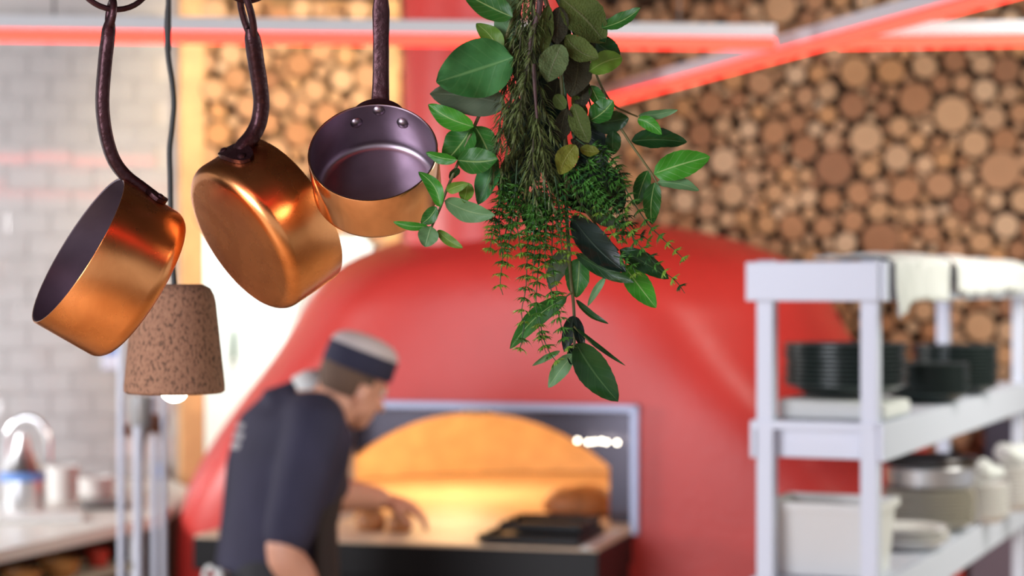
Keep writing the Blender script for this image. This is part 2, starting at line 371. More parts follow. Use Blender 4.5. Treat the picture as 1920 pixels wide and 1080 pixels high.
# log ends packed on a wall: the largest are parts, the rest one mass
_lm = MB()
def log_mesh():
    n = 14; pr = [(0, .5), (.93, .5), (1., .44), (1., -.5)]
    m = MB(); m.lathe(pr[:2], n=n, mi=0); m.lathe(pr[1:], n=n, mi=1); return m
log_me = None
def log_wall(wall, P, u, nrm, z0, z1, s0, s1, seeds, rmax, rmin, limit, seed):
    global log_me
    rnd = random.Random(seed); circ = list(seeds); cell = rmax*2; grid = {}
    def put(c): grid.setdefault((int(c[0]//cell), int(c[1]//cell)), []).append(c)
    for c in circ: put(c)
    r = rmax; tries = 0
    area_ = (s1-s0)*(z1-z0)
    while r > rmin:
        for _ in range(int(area_/(r*r)*3.2)):
            s_, z_ = rnd.uniform(s0, s1), rnd.uniform(z0, z1); gx, gz = int(s_//cell), int(z_//cell)
            rr = r*rnd.uniform(.9, 1.08); ok = True
            for i in (-1, 0, 1):
                for j in (-1, 0, 1):
                    for c in grid.get((gx+i, gz+j), ()):
                        if (c[0]-s_)**2 + (c[1]-z_)**2 < ((c[2]+rr)*.985)**2: ok = False; break
                    if not ok: break
                if not ok: break
            if ok: c = (s_, z_, rr); circ.append(c); put(c)
        r *= .86 if r > rmax*.5 else .9
    circ.sort(key=lambda c: -c[2])
    ang = math.atan2(u.y, u.x); rest = MB(); lm = log_mesh()
    for i, (s_, z_, rr) in enumerate(circ):
        off = rnd.uniform(-.015, .02); c = P + u*s_ + nrm*(.03+off) + up*z_
        if i < limit:
            if log_me is None:
                o = lm.build('log_end', [m_log, m_bark]); log_me = o.data
            else: o = bpy.data.objects.new('log_end', log_me); COL.objects.link(o)
            o.parent = wall; o.location = c; k = rnd.uniform(.95, 1.05)
            R = Matrix((u, up, nrm)).transposed().to_4x4()
            o.rotation_euler = (R @ Matrix.Rotation(rnd.uniform(0, 6.28), 4, 'Z')).to_euler()
            o.scale = (rr*k, rr/k, .09)
        else:
            n = 9
            rest.lathe([(0, .045), (rr*.95, .045), (rr, .04)], c, u, up, nrm, n, 0); rest.lathe([(rr, .04), (rr, -.045)], c, u, up, nrm, n, 1)
    o = rest.build('small_log_ends', [m_log, m_bark], wall); o['kind'] = 'stuff'

log_wall(wlin, TM + tn*.02, tu, tn, z_lin+.0, 2.68, t_p2, t_p3, [], .050, .017, 300, 3)

# back wall of logs, turning towards the viewer on the right
a15 = math.radians(14); bu = V((math.cos(a15), -math.sin(a15), 0)); bn = V((-math.sin(a15), -math.cos(a15), 0))
BP = TM + tu*t_p4 + V((0, .12, 0))
mb = MB(); mb.box(BP + bu*1.95 - bn*.05 + up*1.6, bu*2.05, bn*.05, up*1.6)
wb_ = struct(mb.build('wall_back', m_back, smooth=False))
big = [(1500,490,37),(1345,425,33),(1670,505,24),(1140,590,32),(1005,712,37),(758,568,26),(1700,725,40),(1280,545,21),(1448,785,28),(1592,612,28),(1720,600,26),(1305,805,29),
       (880,630,27),(1200,1015,37),(1085,935,23),(832,960,27),(1725,955,25),(1110,820,25),(995,850,20),(1270,670,27),(700,360,26),(490,445,25),(450,575,25),(545,685,27),(1510,262,24),(1385,290,25),
       (1725,305,27),(1635,390,23),(780,45,33),(1095,315,31),(1245,310,27),(940,320,18),(1085,455,27),(580,820,26),(1190,890,21),(1540,865,22),(1795,850,24),(1055,1030,22),(965,960,22),(1410,985,20),(1515,1060,20),(1620,1025,22),
       (585,345,21),(300,280,22),(380,850,22),(1680,850,17),(1155,715,20),(1385,700,18),(1560,750,17),(1440,610,14),(605,430,17),(655,635,15),(690,480,15),(800,460,17),(885,415,20),(1215,470,18),(1740,405,18),(1610,815,15)]
seeds = []
for zx, zy, r in big:
    px, py = 1120 + zx/2.25, zy/2.25; s_ = on_wall(px, BP, bu); d = (BP + bu*s_).y
    seeds.append((s_, 1.62 + (540-py)/F*d, r/F*d*.97))
for px, py, r in ((1838,612,30),(1745,620,17),(1890,575,20),(1885,665,19),(1850,700,18),(1690,640,22),(1800,560,16),(1815,860,26)):
    s_ = on_wall(px, BP, bu); d = (BP + bu*s_).y; seeds.append((s_, 1.62+(540-py)/F*d, r/F*d*.98))
log_wall(wb_, BP, bu, bn, 1.02, 2.68, on_wall(742, BP, bu), on_wall(1990, BP, bu), seeds, .036, .014, 300, 5)

# bright back room seen through the doorway
mb = MB(); mb.abox(-2.6, .6, 10.0, 10.08, 0, 3.2); struct(mb.build('wall_back_room', m_white, smooth=False))
mb = MB(); mb.abox(-2.68, -2.6, 7.3, 10.0, 0, 3.2); struct(mb.build('wall_back_room_side', m_white, smooth=False))
fr = thing('refrigerator', 'tall white refrigerator with a dark handle in the bright back room', 'refrigerator', (-1.25, 9.3, 0))
mb = MB(); mb.abox(-1.62, -.98, 9.02, 9.6, .02, 2.0, bev=.012); mb.build('body', m_white, fr)
mb = MB(); mb.abox(-1.60, -1.0, 8.965, 9.02, .06, 1.97, bev=.012); fd = mb.build('door', m_white, fr)
hx = (440-960)/F*8.95; mb = MB(); mb.abox(hx-.012, hx+.012, 8.915, 8.94, 1.30, 1.44, bev=.006); mb.abox(hx-.008, hx+.008, 8.93, 8.97, 1.31, 1.33); mb.abox(hx-.008, hx+.008, 8.93, 8.97, 1.41, 1.43); mb.build('handle', mat('dark_green_handle', (.05, .08, .05), .4), fd)
mb = MB(); mb.abox(-1.56, -1.04, 8.985, 9.03, 0.0, .05); mb.build('plinth', m_darksteel, fr)

# ------------------------------------------------------------------ red oven
a16 = math.radians(16); oe = V((math.cos(a16), -math.sin(a16), 0)); on_ = V((-math.sin(a16), -math.cos(a16), 0))
OC = V((.182, 6.5, 0)); OK_ = .76; HZ = .93
oven = thing('pizza_oven', 'large red plastered dome oven with a steel framed glowing mouth', 'oven', tuple(OC))
sil = [(1090, 724), (1000, 722), (955, 716), (910, 704), (870, 686), (830, 662), (790, 636), (740, 600), (690, 563), (645, 532), (600, 506), (560, 484), (520, 450), (490, 410), (470, 366), (452, 315), (437, 255), (424, 180), (416, 90), (413, 0)]
prof = [(724*6.5/F, 0.0)] + [(r*6.5/F, EYE + (540-y)/F*6.5) for y, r in sil]
P_ = smoothpts([(r, 0, z) for r, z in prof[1:]], 3)
prof = [prof[0]] + [(max(p.x, 0), p.z) for p in P_]; prof[-1] = (0, prof[-1][1])
mb = MB(); mb.lathe(prof, OC, n=160)
for v in mb.v:                    # the front is cut back to a flat face with a soft edge
    d = (v-OC).dot(on_)
    if d > OK_-.10:
        x = d-(OK_-.10); v -= on_*(x - .10*(1-math.exp(-x/.10)))
s0, s1_, zt = -.52, .395, 1.278
FC = OC + on_*OK_
dome = mb.build('dome', m_stucco, oven)
bm = bmesh.new(); bm.from_mesh(dome.data)
for co, no in ((oe*s0, oe), (oe*s1_, oe), (up*zt, up), (up*HZ, up)):
    bmesh.ops.bisect_plane(bm, geom=bm.verts[:]+bm.edges[:]+bm.faces[:], plane_co=co, plane_no=no)
kill = [f for f in bm.faces if f.calc_center_median().dot(on_) > .2 and s0 < f.calc_center_median().dot(oe) < s1_ and HZ < f.calc_center_median().z < zt]
bmesh.ops.delete(bm, geom=kill, context='FACES'); bm.to_mesh(dome.data); bm.free()
def op(s, z, n): return FC + oe*s + up*z + on_*n           # oven front coordinates
mb = MB(); fx = V((-.058, 6.28, 0)); mb.lathe([(.285, 1.55), (.285, 2.718)], fx, n=64)
mb.build('flue', m_stucco, oven)
# steel frame: four bars round the mouth
b_ = .011
for nm, p, q in (('top', (s0, zt), (s1_, zt)), ('right', (s1_, HZ), (s1_, zt)), ('left', (s0, HZ), (s0, zt))):
    mb = MB(); c = (op(*p, -.06)+op(*q, -.06))/2; dv = (op(*q, 0)-op(*p, 0))/2
    other = (up if nm == 'top' else oe)
    mb.box(c, dv + dv.normalized()*b_, other*b_, on_*.085, bev=.003); mb.build('frame_bar', m_frame, oven)
# recess lining and the arched plate behind it
rd = -.16
mb = MB()
mb.add([op(s0, zt, 0), op(s1_, zt, 0), op(s1_, zt, rd), op(s0, zt, rd)], [(0,1,2,3)])
mb.add([op(s0, HZ, 0), op(s0, zt, 0), op(s0, zt, rd), op(s0, HZ, rd)], [(0,1,2,3)])
mb.add([op(s1_, HZ, 0), op(s1_, zt, 0), op(s1_, zt, rd), op(s1_, HZ, rd)], [(0,1,2,3)])
mb.build('mouth_lining', m_recess, oven, smooth=False)
ac, ah, zs, zc = -.125, .405, 1.095, 1.246
def arch_z(s):
    x = abs(s-ac)
    if x > ah: return None
    R = (ah*ah + (zc-zs)**2)/(2*(zc-zs)); return zc - R + math.sqrt(R*R - x*x)
mb = MB(); N = 40
for i in range(N):
    sa = ac-ah+2*ah*i/N; sb = ac-ah+2*ah*(i+1)/N
    za, zb = arch_z(sa) or zs, arch_z(sb) or zs
    mb.add([op(sa, za, rd), op(sb, zb, rd), op(sb, zt, rd), op(sa, zt, rd)], [(0,1,2,3)])
    mb.add([op(sa, za, rd), op(sb, zb, rd), op(sb, zb, rd-.05), op(sa, za, rd-.05)], [(0,1,2,3)], 1)
for a_, b2 in ((s0, ac-ah), (ac+ah, s1_)):
    mb.add([op(a_, HZ, rd), op(b2, HZ, rd), op(b2, zt, rd), op(a_, zt, rd)], [(0,1,2,3)])
for a_ in (ac-ah, ac+ah):
    mb.add([op(a_, HZ, rd), op(a_, zs, rd), op(a_, zs, rd-.05), op(a_, HZ, rd-.05)], [(0,1,2,3)], 1)
mb.build('mouth_plate', [m_recess, m_fire], oven, smooth=False)
mb = MB(); mb.box(op(ac+.0, zc+.012, rd+.012), oe*.04, up*.016, on_*.012, bev=.004); mb.build('keystone', m_fire, oven)
mb = MB(); mb.lathe([(.98, HZ), (.97, 1.0), (.94, 1.10), (.86, 1.22), (.7, 1.33), (.48, 1.41), (.25, 1.45), (0, 1.46)], OC, n=64)
cv = mb.build('baking_chamber', m_fire, oven)
bm = bmesh.new(); bm.from_mesh(cv.data); kp = OK_+rd-.05
bmesh.ops.bisect_plane(bm, geom=bm.verts[:]+bm.edges[:]+bm.faces[:], plane_co=on_*kp, plane_no=on_, clear_outer=True); bm.to_mesh(cv.data); bm.free()
mb = MB(); ring = [OC + V((math.cos(2*PI*i/64), math.sin(2*PI*i/64), 0))*.98 + up*(HZ-.004) for i in range(64)]
ring = [p for p in ring if (p-OC).dot(on_) < OK_+rd-.05]; ring.sort(key=lambda p: math.atan2((p-OC).dot(oe), -(p-OC).dot(on_))); mb.add(ring, [tuple(range(len(ring)))]); mb.build('chamber_floor', m_stone, oven, smooth=False)
# hearth shelf: black slab with pale stone top
HL, HR = W(360, 540, 5.54), W(1121, 540, 5.235)
hl, hr = V((HL.x, HL.y, 0)), V((HR.x, HR.y, 0)); hdir = (hr-hl).normalized(); hin = V((-hdir.y, hdir.x, 0))
hc = (hl+hr)/2; hw = (hr-hl).length/2
mb = MB(); mb.box(hc + hin*.225 + up*(HZ-.05), hdir*hw, hin*.22, up*.044, bev=.004); slab = mb.build('hearth_shelf', m_black, oven)
mb = MB(); mb.box(hc + hin*.215 + up*(HZ-.003), hdir*(hw-.004), hin*.205, up*.004); mb.box(op((s0+s1_)/2, 0, -.12) + up*(HZ-.0035), oe*((s1_-s0)/2-.012), on_*.24, up*.004); mb.build('hearth_stone', m_stone, oven, smooth=False)
mb = MB(); mb.box(hr - hdir*.48 + hin*.26 + up*.43, hdir*.47, hin*.20, up*.41, bev=.006); mb.build('base_cabinet', m_black, oven)
mb = MB(); mb.box(hr - hdir*.035 + hin*.2 + up*(HZ+.004), hdir*.012, hin*.2, up*.004, bev=.002); mb.build('steel_lip', m_white, oven)['label'] = 'steel lip at the end of the hearth, coloured pale for the oven glow on it'  # white colour stands in for oven glow reflected by the steel
mb = MB(); k0 = hl + hdir*.07 + hin*.05
mb.box(k0 + hdir*.10 + up*(HZ-.17), (hdir*.13 - up*.13), hin*.03, (hdir + up)*.02); mb.build('brace', m_black, oven)
# reflections of lights at the right of the mouth, built as glowing balls
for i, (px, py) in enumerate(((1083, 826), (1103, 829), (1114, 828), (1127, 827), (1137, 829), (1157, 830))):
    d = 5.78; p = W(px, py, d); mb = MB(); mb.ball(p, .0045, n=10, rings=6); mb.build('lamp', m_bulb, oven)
point('oven_fire_glow', OC - oe*.42 + up*1.26 - on_*.1, 10, (1, .66, .32), .12)
point('oven_fire_glow', OC + oe*.35 + up*1.2 + on_*.1, 2.6, (1, .66, .34), .1)

def loaf(name, label, px0, px1, py, d, h, depth, m, cat='bread', group=None):
    p0, p1 = W(px0, py, d), W(px1, py, d); c = (p0+p1)/2; c.z = HZ+.0025; r = (p1-p0).length/2
    mb = MB(); pr = [(0, 0), (.8, 0), (.95, .12), (1, .3), (.93, .55), (.75, .8), (.45, .95), (0, 1)]
    mb.lathe(pr, c, oe*r, on_*depth, up*h, 28)
    for v in mb.v: v += V((0, 0, .006*noise.noise(v*30)))*(1 if v.z > HZ+.012 else 0)
    o = mb.build(name, m, origin=c); tag(o, label, cat, group); return o
loaf('bread_loaf', 'long browned loaf at the right of the oven mouth', 1016, 1166, 930, 6.05, .088, .09, m_bread)
loaf('bread_roll', 'small dark browned roll by the cook\'s reaching hand, nearest the glowing mouth centre', 728, 772, 960, 5.62, .06, .05, m_bread)
loaf('bread_roll', 'small dark browned roll below the cook\'s reaching hand, half behind the other roll', 668, 724, 965, 5.66, .065, .05, m_bread)
# two black trays on the hearth
def tray(label, a, b, inn, dep, z):
    o = thing('baking_tray', label, 'tray', tuple(hr + hdir*(a+b)/2 + hin*(inn+dep/2) + up*z), 'black trays on the hearth')
    c = hr + hdir*(a+b)/2 + hin*(inn+dep/2) + up*z; hw_ = abs(b-a)/2
    m = MB(); m.box(c + up*.003, hdir*hw_, hin*dep/2, up*.003); m.build('tray_base', m_black, o, smooth=False)
    m = MB()
    for sg in (-1, 1):
        m.box(c + hdir*(hw_*sg) + up*.011, hdir*.004, hin*dep/2, up*.011, bev=.001); m.box(c + hin*(dep/2*sg) + up*.011, hdir*hw_, hin*.004, up*.011, bev=.001)
    m.build('tray_rim', m_black, o)
tray('wide black baking tray lying lower on the hearth at the right', -.335, -.06, .03, .30, HZ+.006)
tray('smaller black baking tray on top of the wide one', -.30, -.075, .12, .22, HZ+.03)

# ------------------------------------------------------------------ hanging light bars
BZ = EYE + .621
def light_bar(label, p, q):
    p, q = V(p), V(q); d = (q-p).normalized(); sd = V((-d.y, d.x, 0)); c = (p+q)/2; L = (q-p).length/2
    o = thing('light_bar', label, 'light', tuple(c), 'red neon bars under the ceiling')
    m = MB(); m.box(c + up*.033, d*L, sd*.018, up*.0175, bev=.003); m.build('housing', m_alu, o)
    m = MB(); m.sweep([p, c, q], .0135, .014, side=sd, n=12, sq=.7); m.build('neon_tube', m_neon, o)
    for k in (.12, .88):
        x = p.lerp(q, k); m = MB(); m.tube([x+up*.05, V((x.x, x.y, 2.948 if x.y < 5.15 else 2.718))], .003, 6); m.build('suspension_wire', m_wire, o)
def at_h(px, py): d = (BZ-EYE)*F/(540-py); return V(((px-960)/F*d, d, BZ))
light_bar('long red neon bar crossing left to centre in front of the flue', at_h(-90, 66), at_h(1452, 84))
light_bar('short red neon bar at the right end, level with the crossing', at_h(1572, 82), at_h(2010, 75))
light_bar('red neon bar slanting away above the log wall', at_h(1085, 205), at_h(2060, -56))
light_bar('red neon bar overhead in front of the hanging pans', (-1.6, 1.15, BZ+.05), (1.5, 1.3, BZ+.05))
light_bar('red neon bar overhead above the viewer', (-1.3, .25, BZ+.05), (.2, -1.2, BZ+.05))

# ------------------------------------------------------------------ worktop on the left with its things
wt = thing('worktop', 'white topped kitchen counter below the tiled wall', 'counter', (-2.0, 6.0, 0))
cp = [V((-1.66, 4.5, 0)), V((-1.082, 6.12, 0)), V((-1.10, 6.9, 0)), V((-1.28, 7.37, 0)), V((-3.0, 6.86, 0)), V((-3.0, 4.5, 0))]
def prism(m, poly, z0, z1, mi=0):
    n = len(poly); m.add([p+up*z0 for p in poly]+[p+up*z1 for p in poly], [tuple(range(n-1,-1,-1)), tuple(range(n,2*n))]+[(i,(i+1)%n,(i+1)%n+n,i+n) for i in range(n)], mi); return m
m = prism(MB(), cp, .885, .92); m.build('top', m_worktop, wt, smooth=False)
ins = [p + V((-.32, .02, 0)) if i < 2 else p + V((-.02, -.02, 0)) for i, p in enumerate(cp)]
m = prism(MB(), ins, .08, .885); m.build('cabinet', m_cab, wt, smooth=False)
sh = [cp[0]+V((-.04, 0, 0)), cp[1]+V((-.05, -.02, 0)), cp[1]+V((-.30, .02, 0)), cp[0]+V((-.30, 0, 0))]
m = prism(MB(), sh, .765, .785); m.build('under_shelf', mat('pale_green_shelf', (.55, .62, .48), .5), wt, smooth=False)
m = prism(MB(), sh, 0, .08); m.build('plinth', m_cab, wt, smooth=False)
for k in (0, 1):
    c = cp[k] + V((-.06, .02 if k == 0 else -.05, 0)); m = MB(); m.abox(c.x-.02, c.x+.02, c.y-.02, c.y+.02, .08, .885); m.build('leg', m_steel, wt, smooth=False)
def on_top(px, py, z): d = (EYE-z)*F/(py-540); return V(((px-960)/F*d, d, z))
def bowl(label, px, d, r, mt):
    c = W(px, 540, d); c.z = .786; m = MB(); m.lathe([(0, 0), (r*.5, 0), (r*.85, .02), (r, .055), (r*.96, .055), (r*.8, .025), (0, .012)], c, n=24)
    tag(m.build('bowl', mt, origin=c), label, 'bowl', 'bowls under the worktop')
bowl('round turned wooden bowl on the shelf under the white worktop', 112, 5.72, .062, m_turn)
bowl('wooden bowl under the worktop, at the frame\'s left edge', 40, 5.50, .055, m_turn)
c = W(183, 540, 5.98); c.z = .786; m = MB(); m.lathe([(0,0),(.03,0),(.034,.05),(.03,.05),(.028,.004),(0,.004)], c, n=20); tag(m.build('tub', m_redbox, origin=c), 'small red tub on the shelf under the worktop', 'tub')
# pail with blue band and arched spout
c = on_top(42, 968, .92); c.y = 6.25; c.x = (42-960)/F*6.25
fa = thing('steel_canister', 'steel canister with a blue band standing on the white worktop', 'canister', tuple(c))
m = MB(); m.lathe([(0, 0), (.066, 0), (.068, .004), (.068, .10), (.062, .104)], c, n=32); m.build('body', m_steel, fa)
m = MB(); m.lathe([(.0695, .098), (.070, .10), (.070, .122), (.0695, .124)], c, n=32); m.build('band', m_bluebox, fa)
m = MB(); m.lathe([(.068, .124), (.055, .14), (.03, .20), (.018, .24), (.0, .245)], c, n=32); m.build('lid', m_steel, fa)
fo = V((c.x-.075, c.y+.09, .92)); fc = thing('faucet', 'chrome kitchen tap with a tall arched spout behind the canister', 'faucet', tuple(fo))
pts = [fo + V((.0, 0, .0)), fo + V((0, 0, .17))] + [fo + V((.068-.068*math.cos(t), 0, .20+.088*math.sin(t))) for t in [PI*i/12 for i in range(13)]] + [fo + V((.136, 0, .15))]
m = MB(); m.tube(pts, .011, 12); m.build('spout', m_chrome, fc)
m = MB(); m.lathe([(0,0),(.028,0),(.028,.012),(.017,.03),(.0,.03)], fo, n=20); m.build('base', m_chrome, fc)
m = MB(); m.tube([fo+V((-.01,0,.06)), fo+V((-.06,-.01,.075))], .006, 8); m.build('lever', m_chrome, fc)
def tub(label, px, w_, h, d, mt=None):
    c = W(px, 540, d); c.z = .921; m = MB(); m.lathe([(0,0),(w_*.86,0),(w_*.9,.006),(w_,h-.008),(w_*1.05,h-.008),(w_*1.05,h),(w_*.97,h),(w_*.87,.01),(0,.01)], c, n=32)
    tag(m.build('tub', mt or m_plastic, origin=c), label, 'tub', 'tubs on the worktop')
tub('larger white plastic tub beside the steel canister', 118, .052, .115, 6.55)
tub('low white plastic tub between the larger tub and the rods', 180, .06, .06, 6.75)
c = W(62, 540, 6.0); m = MB(); m.box(V((c.x, 6.02, .929)), tu*.135, V((-tu.y, tu.x, 0))*.10, up*.008, bev=.003); tag(m.build('cutting_board', m_plastic, origin=(c.x, 6.02, .921)), 'white cutting board lying in front of the canister', 'board')
c = W(196, 540, 6.4); m = MB(); m.box(V((c.x, 6.4, .928)), tu*.07, V((-tu.y, tu.x, 0))*.12, up*.007, bev=.003); tag(m.build('dark_tray', m_darksteel, origin=(c.x, 6.4, .921)), 'flat dark tray behind the steel rods on the worktop', 'tray')
m = MB(); p = TM + tu*on_wall(209, TM, tu) + tn*.016; z_ = 1.62-(672-540)/F*7.3
m.box(p + up*z_, tu*.034, tn*.006, up*.042, bev=.003); no_ = m.build('blue_notice', mat('pale_notice', (.55, .6, .75), .6), origin=p+up*z_); tag(no_, 'small pale notice with blue header on the white tiles', 'notice')
no_['base_at'] = tuple(p+up*z_); m = MB(); m.box(p + up*(z_+.026) + tn*.007, tu*.032, tn*.001, up*.014); m.build('header', m_bluebox, no_, smooth=False)
p = TM + tu*on_wall(301, TM, tu) + tn*.016; z_ = 1.62-(898-540)/F*7.3; m = MB(); m.box(p+up*z_, tu*.018, tn*.006, up*.045, bev=.003); tag(m.build('blue_label', m_bluebox, origin=p+up*z_), 'narrow blue label on the tiles behind the steel rods', 'notice')

# rack of oven tools: steel rods with a wooden bracket
rk = thing('tool_rack', 'rack of tall steel rods with a red brown wooden bracket', 'rack', tuple(V((W(268, 0, 4.9).x, 4.9, 0))))
for px, d, r in ((227, 4.85, .0085), (259, 4.8, .011), (290, 4.95, .0085), (307, 4.88, .0085)):
    x = W(px, 0, d).x; m = MB(); top = W(px, 640 if px != 259 else 800, d).z; m.tube([(x, d, .02), (x, d, top)], r, 10); m.build('rod', m_white_steel, rk)
x0, x1 = W(231, 0, 4.88).x, W(311, 0, 4.88).x; zb = W(0, 800, 4.88).z
m = MB(); m.sweep([(x0, 4.86, zb-.012), (x0+.03, 4.88, zb), ((x0+x1)/2, 4.9, zb+.008), (x1, 4.9, zb+.004)], [.012, .018, .026, .022], [.012, .014, .014, .012], side=(0,0,1), n=10, sq=.7); m.build('bracket', m_bracket, rk)
x = W(264, 0, 4.84).x; m = MB(); zt_, zb_ = W(0, 742, 4.84).z, W(0, 868, 4.84).z
m.lathe([(.006, zb_), (.012, zb_+.05), (.026, zb_+.09), (.030, zt_), (.026, zt_), (.0, zb_+.08)], (x, 4.84, 0), n=20); m.build('scoop_socket', m_flour, rk)
m = MB(); m.lathe([(0,0),(.13,0),(.13,.012),(.02,.03),(0,.03)], (W(268,0,4.88).x, 4.88, 0), n=28); m.build('foot', m_darksteel, rk)

# ------------------------------------------------------------------ shelving unit on the right
sl = V((math.sin(math.radians(23.2)), math.cos(math.radians(23.2)), 0)); se = V((-sl.y, sl.x, 0))
G = .925
def zq(z): return EYE + (z-EYE)*G
S0 = V(((1640-960)/F*4.2*G, 4.2*G, 0)); SW, SL = .262*G, 2.02*G
su = thing('shelving_unit', 'pale steel open shelving stacked with plates at the right', 'shelf', tuple(S0))
def sp_(a, b, z): return S0 + se*a + sl*b + up*z
for a in (.012, SW-.02):
    for b in (.02, SL-.03):
        m = MB(); hp_ = zq(1.68)/2; m.box(sp_(a, b, hp_), se*.0175, sl*.0175, up*hp_, bev=.003); m.build('post', m_white_steel, su)
for z0_, z1_, nm in ((1.592, 1.676, 'top_shelf'), (1.253, 1.334, 'middle_shelf'), (.912, .994, 'lower_shelf'), (.15, .22, 'bottom_shelf')):
    z0_, z1_ = zq(z0_), zq(z1_); m = MB(); e_ = .012 if nm == 'top_shelf' else .0
    m.box(sp_(SW/2, SL/2, z1_-.008), se*(SW/2+e_), sl*(SL/2+e_), up*.008)
    hz = (z1_-z0_)/2; zc_ = (z0_+z1_)/2
    for b in ((-.004-e_ if e_ else .045), SL+.004): m.box(sp_(SW/2, b, zc_), se*(SW/2+e_+(0 if e_ else .008)), sl*.006, up*hz, bev=.002)
    for a in (-.012-e_/2, SW+.004): m.box(sp_(a, SL/2, zc_), se*.006, sl*(SL/2+e_), up*hz, bev=.002)
    m.build(nm, m_white_steel, su, smooth=True)
# plates
def plate_mesh(r, mt, name, h=.022):
    m = MB(); m.lathe([(0, .002), (r*.55, .002), (r*.6, 0), (r*.66, .002), (r*.8, h*.5), (r, h), (r*1.0, h+.003), (r*.97, h+.003), (r*.78, h*.5+.004), (r*.62, .006), (0, .006)], n=36)
    o = m.build(name, mt); return o
def stack(px, d, base_z, n, r, step, mt, name, desc, cat, group, jitter=.003, seed=1):
    rnd = random.Random(seed); d *= G; r *= G; step *= G; jitter *= .6; c = W(px, 540, d); first = None
    for i in range(n):
        if first is None: first = o = plate_mesh(r, mt, name)
        else: o = first.copy(); COL.objects.link(o)
        o.location = (c.x + rnd.uniform(-jitter, jitter), c.y + rnd.uniform(-jitter, jitter), base_z + step*i); o.rotation_euler = (0, 0, rnd.uniform(0, 6))
        ordn = ['lowest', 'second', 'third', 'fourth', 'fifth', 'sixth', 'seventh', 'eighth', 'ninth', 'tenth', 'eleventh', 'twelfth', 'thirteenth', 'fourteenth']
        wd = 'lowest' if i == 0 else ('topmost' if i == n-1 else ordn[i] + ' from below')
        tag(o, desc % wd, cat, group)
ZM = zq(1.335)+.0005
cb = W(1585, 540, 4.42*G)
m = MB(); m.box(V((cb.x, cb.y, ZM+.0185)), -se*.118*G, sl*.13*G, up*.018, bev=.008)
for v in m.v: v.z += .005*math.sin((v-cb).dot(se)*22)*(1 if v.z > ZM+.02 else 0)
tag(m.build('folded_cloth', m_cloth, origin=(cb.x, cb.y, ZM)), 'white folded cloth under the front stack of black plates', 'cloth')
stack(1585, 4.46, ZM+.0425, 10, .138, .0098, m_plate_black, 'dinner_plate', 'black stoneware plate in the stack behind the near post, %s', 'plate', 'black plates in the front stack', .004, 2)
stack(1738, 4.95, ZM, 8, .105, .0102, m_plate_black, 'dinner_plate', 'black plate in the low middle stack on the middle shelf, %s', 'plate', 'black plates in the middle stack', .003, 3)
stack(1790, 5.35, ZM, 12, .115, .0095, m_plate_black, 'dinner_plate', 'black plate in the tall rear stack on the middle shelf, %s', 'plate', 'black plates in the rear stack', .003, 4)
ZL = zq(.995)+.0005
# white bin
cbn = W(1560, 540, 4.40*G); bn_ = V((cbn.x, cbn.y, ZL)); bi = thing('storage_bin', 'white rectangular plastic bin at the front of the lower shelf', 'bin', tuple(bn_))
def frust(m, c, a0, b0, a1, b1, z0, z1, t):
    r = lambda a, b, z: [c + se*(i*a) + sl*(j*b) + up*z for i, j in ((-1,-1),(1,-1),(1,1),(-1,1))]
    vs = r(a0, b0, z0) + r(a1, b1, z1) + r(a1-t, b1-t, z1) + r(a0-t, b0-t, z0+t)
    fs = [(0,1,2,3)] + [(i,(i+1)%4,(i+1)%4+4,i+4) for i in range(4)] + [(4+i,4+(i+1)%4,8+(i+1)%4,8+i) for i in range(4)] + [(8+i,8+(i+1)%4,12+(i+1)%4,12+i) for i in range(4)] + [(12,13,14,15)]
    m.add(vs, fs)
bz1 = .146
m = MB(); frust(m, bn_, .099, .083, .112, .092, 0, bz1, .004); m.build('body', m_plastic, bi, smooth=False)
m = MB()
for sg in (-1, 1):
    m.box(bn_ + se*(.115*sg) + up*(bz1-.008), se*.004, sl*.097, up*.009, bev=.002); m.box(bn_ + sl*(.095*sg) + up*(bz1-.008), se*.119, sl*.004, up*.009, bev=.002)
m.build('rim', m_plastic, bi)
stack(1700, 4.78, ZL, 3, .10, .014, m_plate_white, 'side_plate', 'pale plate in the short stack beside the white bin, %s', 'plate', 'pale plates beside the bin', .004, 5)
stack(1742, 5.15, ZL, 9, .118, .010, m_plate_beige, 'dinner_plate', 'beige stoneware plate in the stack under the steel pans, %s', 'plate', 'beige plates under the pans', .003, 6)
pc = W(1742, 540, 5.15*G)
def round_pan(label, z, r, h, mt):
    r *= G; h *= G; c = V((pc.x, pc.y, z)); m = MB(); m.lathe([(0,0),(r*.93,0),(r*.97,.004),(r,h-.004),(r*1.04,h),(r*1.02,h+.003),(r*.96,h),(r*.93,.008),(0,.006)], c, n=40); tag(m.build('round_pan', mt, origin=c), label, 'pan', 'steel pans on the beige plates')
round_pan('shiny round steel pan standing on the stack of beige plates', ZL+.106, .116, .05, m_steel)
round_pan('dark shallow round pan resting on the shiny pan', ZL+.1555, .125, .018, m_darksteel)
stack(1840, 5.32, ZL, 8, .075, .011, m_plate_white, 'saucer', 'white china saucer right of the steel pans, %s', 'saucer', 'white saucers right of the pans', .002, 7)
stack(1895, 5.60, ZL, 10, .075, .011, m_plate_white, 'saucer', 'white china saucer in the rear stack at the frame edge, %s', 'saucer', 'white saucers at the frame edge', .002, 8)
def crumple(label, px, d, z, r, seed):
    r *= G; c = W(px, 540, d*G); c.z = z; m = MB(); m.ball(V((c.x, c.y, z+r*.55)), (r, r, r*.55), n=28, rings=14)
    for v in m.v:
        k = 1 + .28*noise.noise((v-c)*26 + V((seed, 0, 0))); q = v-c; v.x = c.x+q.x*k; v.y = c.y+q.y*k; v.z = max(z, z+q.z*k)
    tag(m.build('crumpled_cloth', m_cloth, origin=c), label, 'cloth', 'cloths on the shelving')
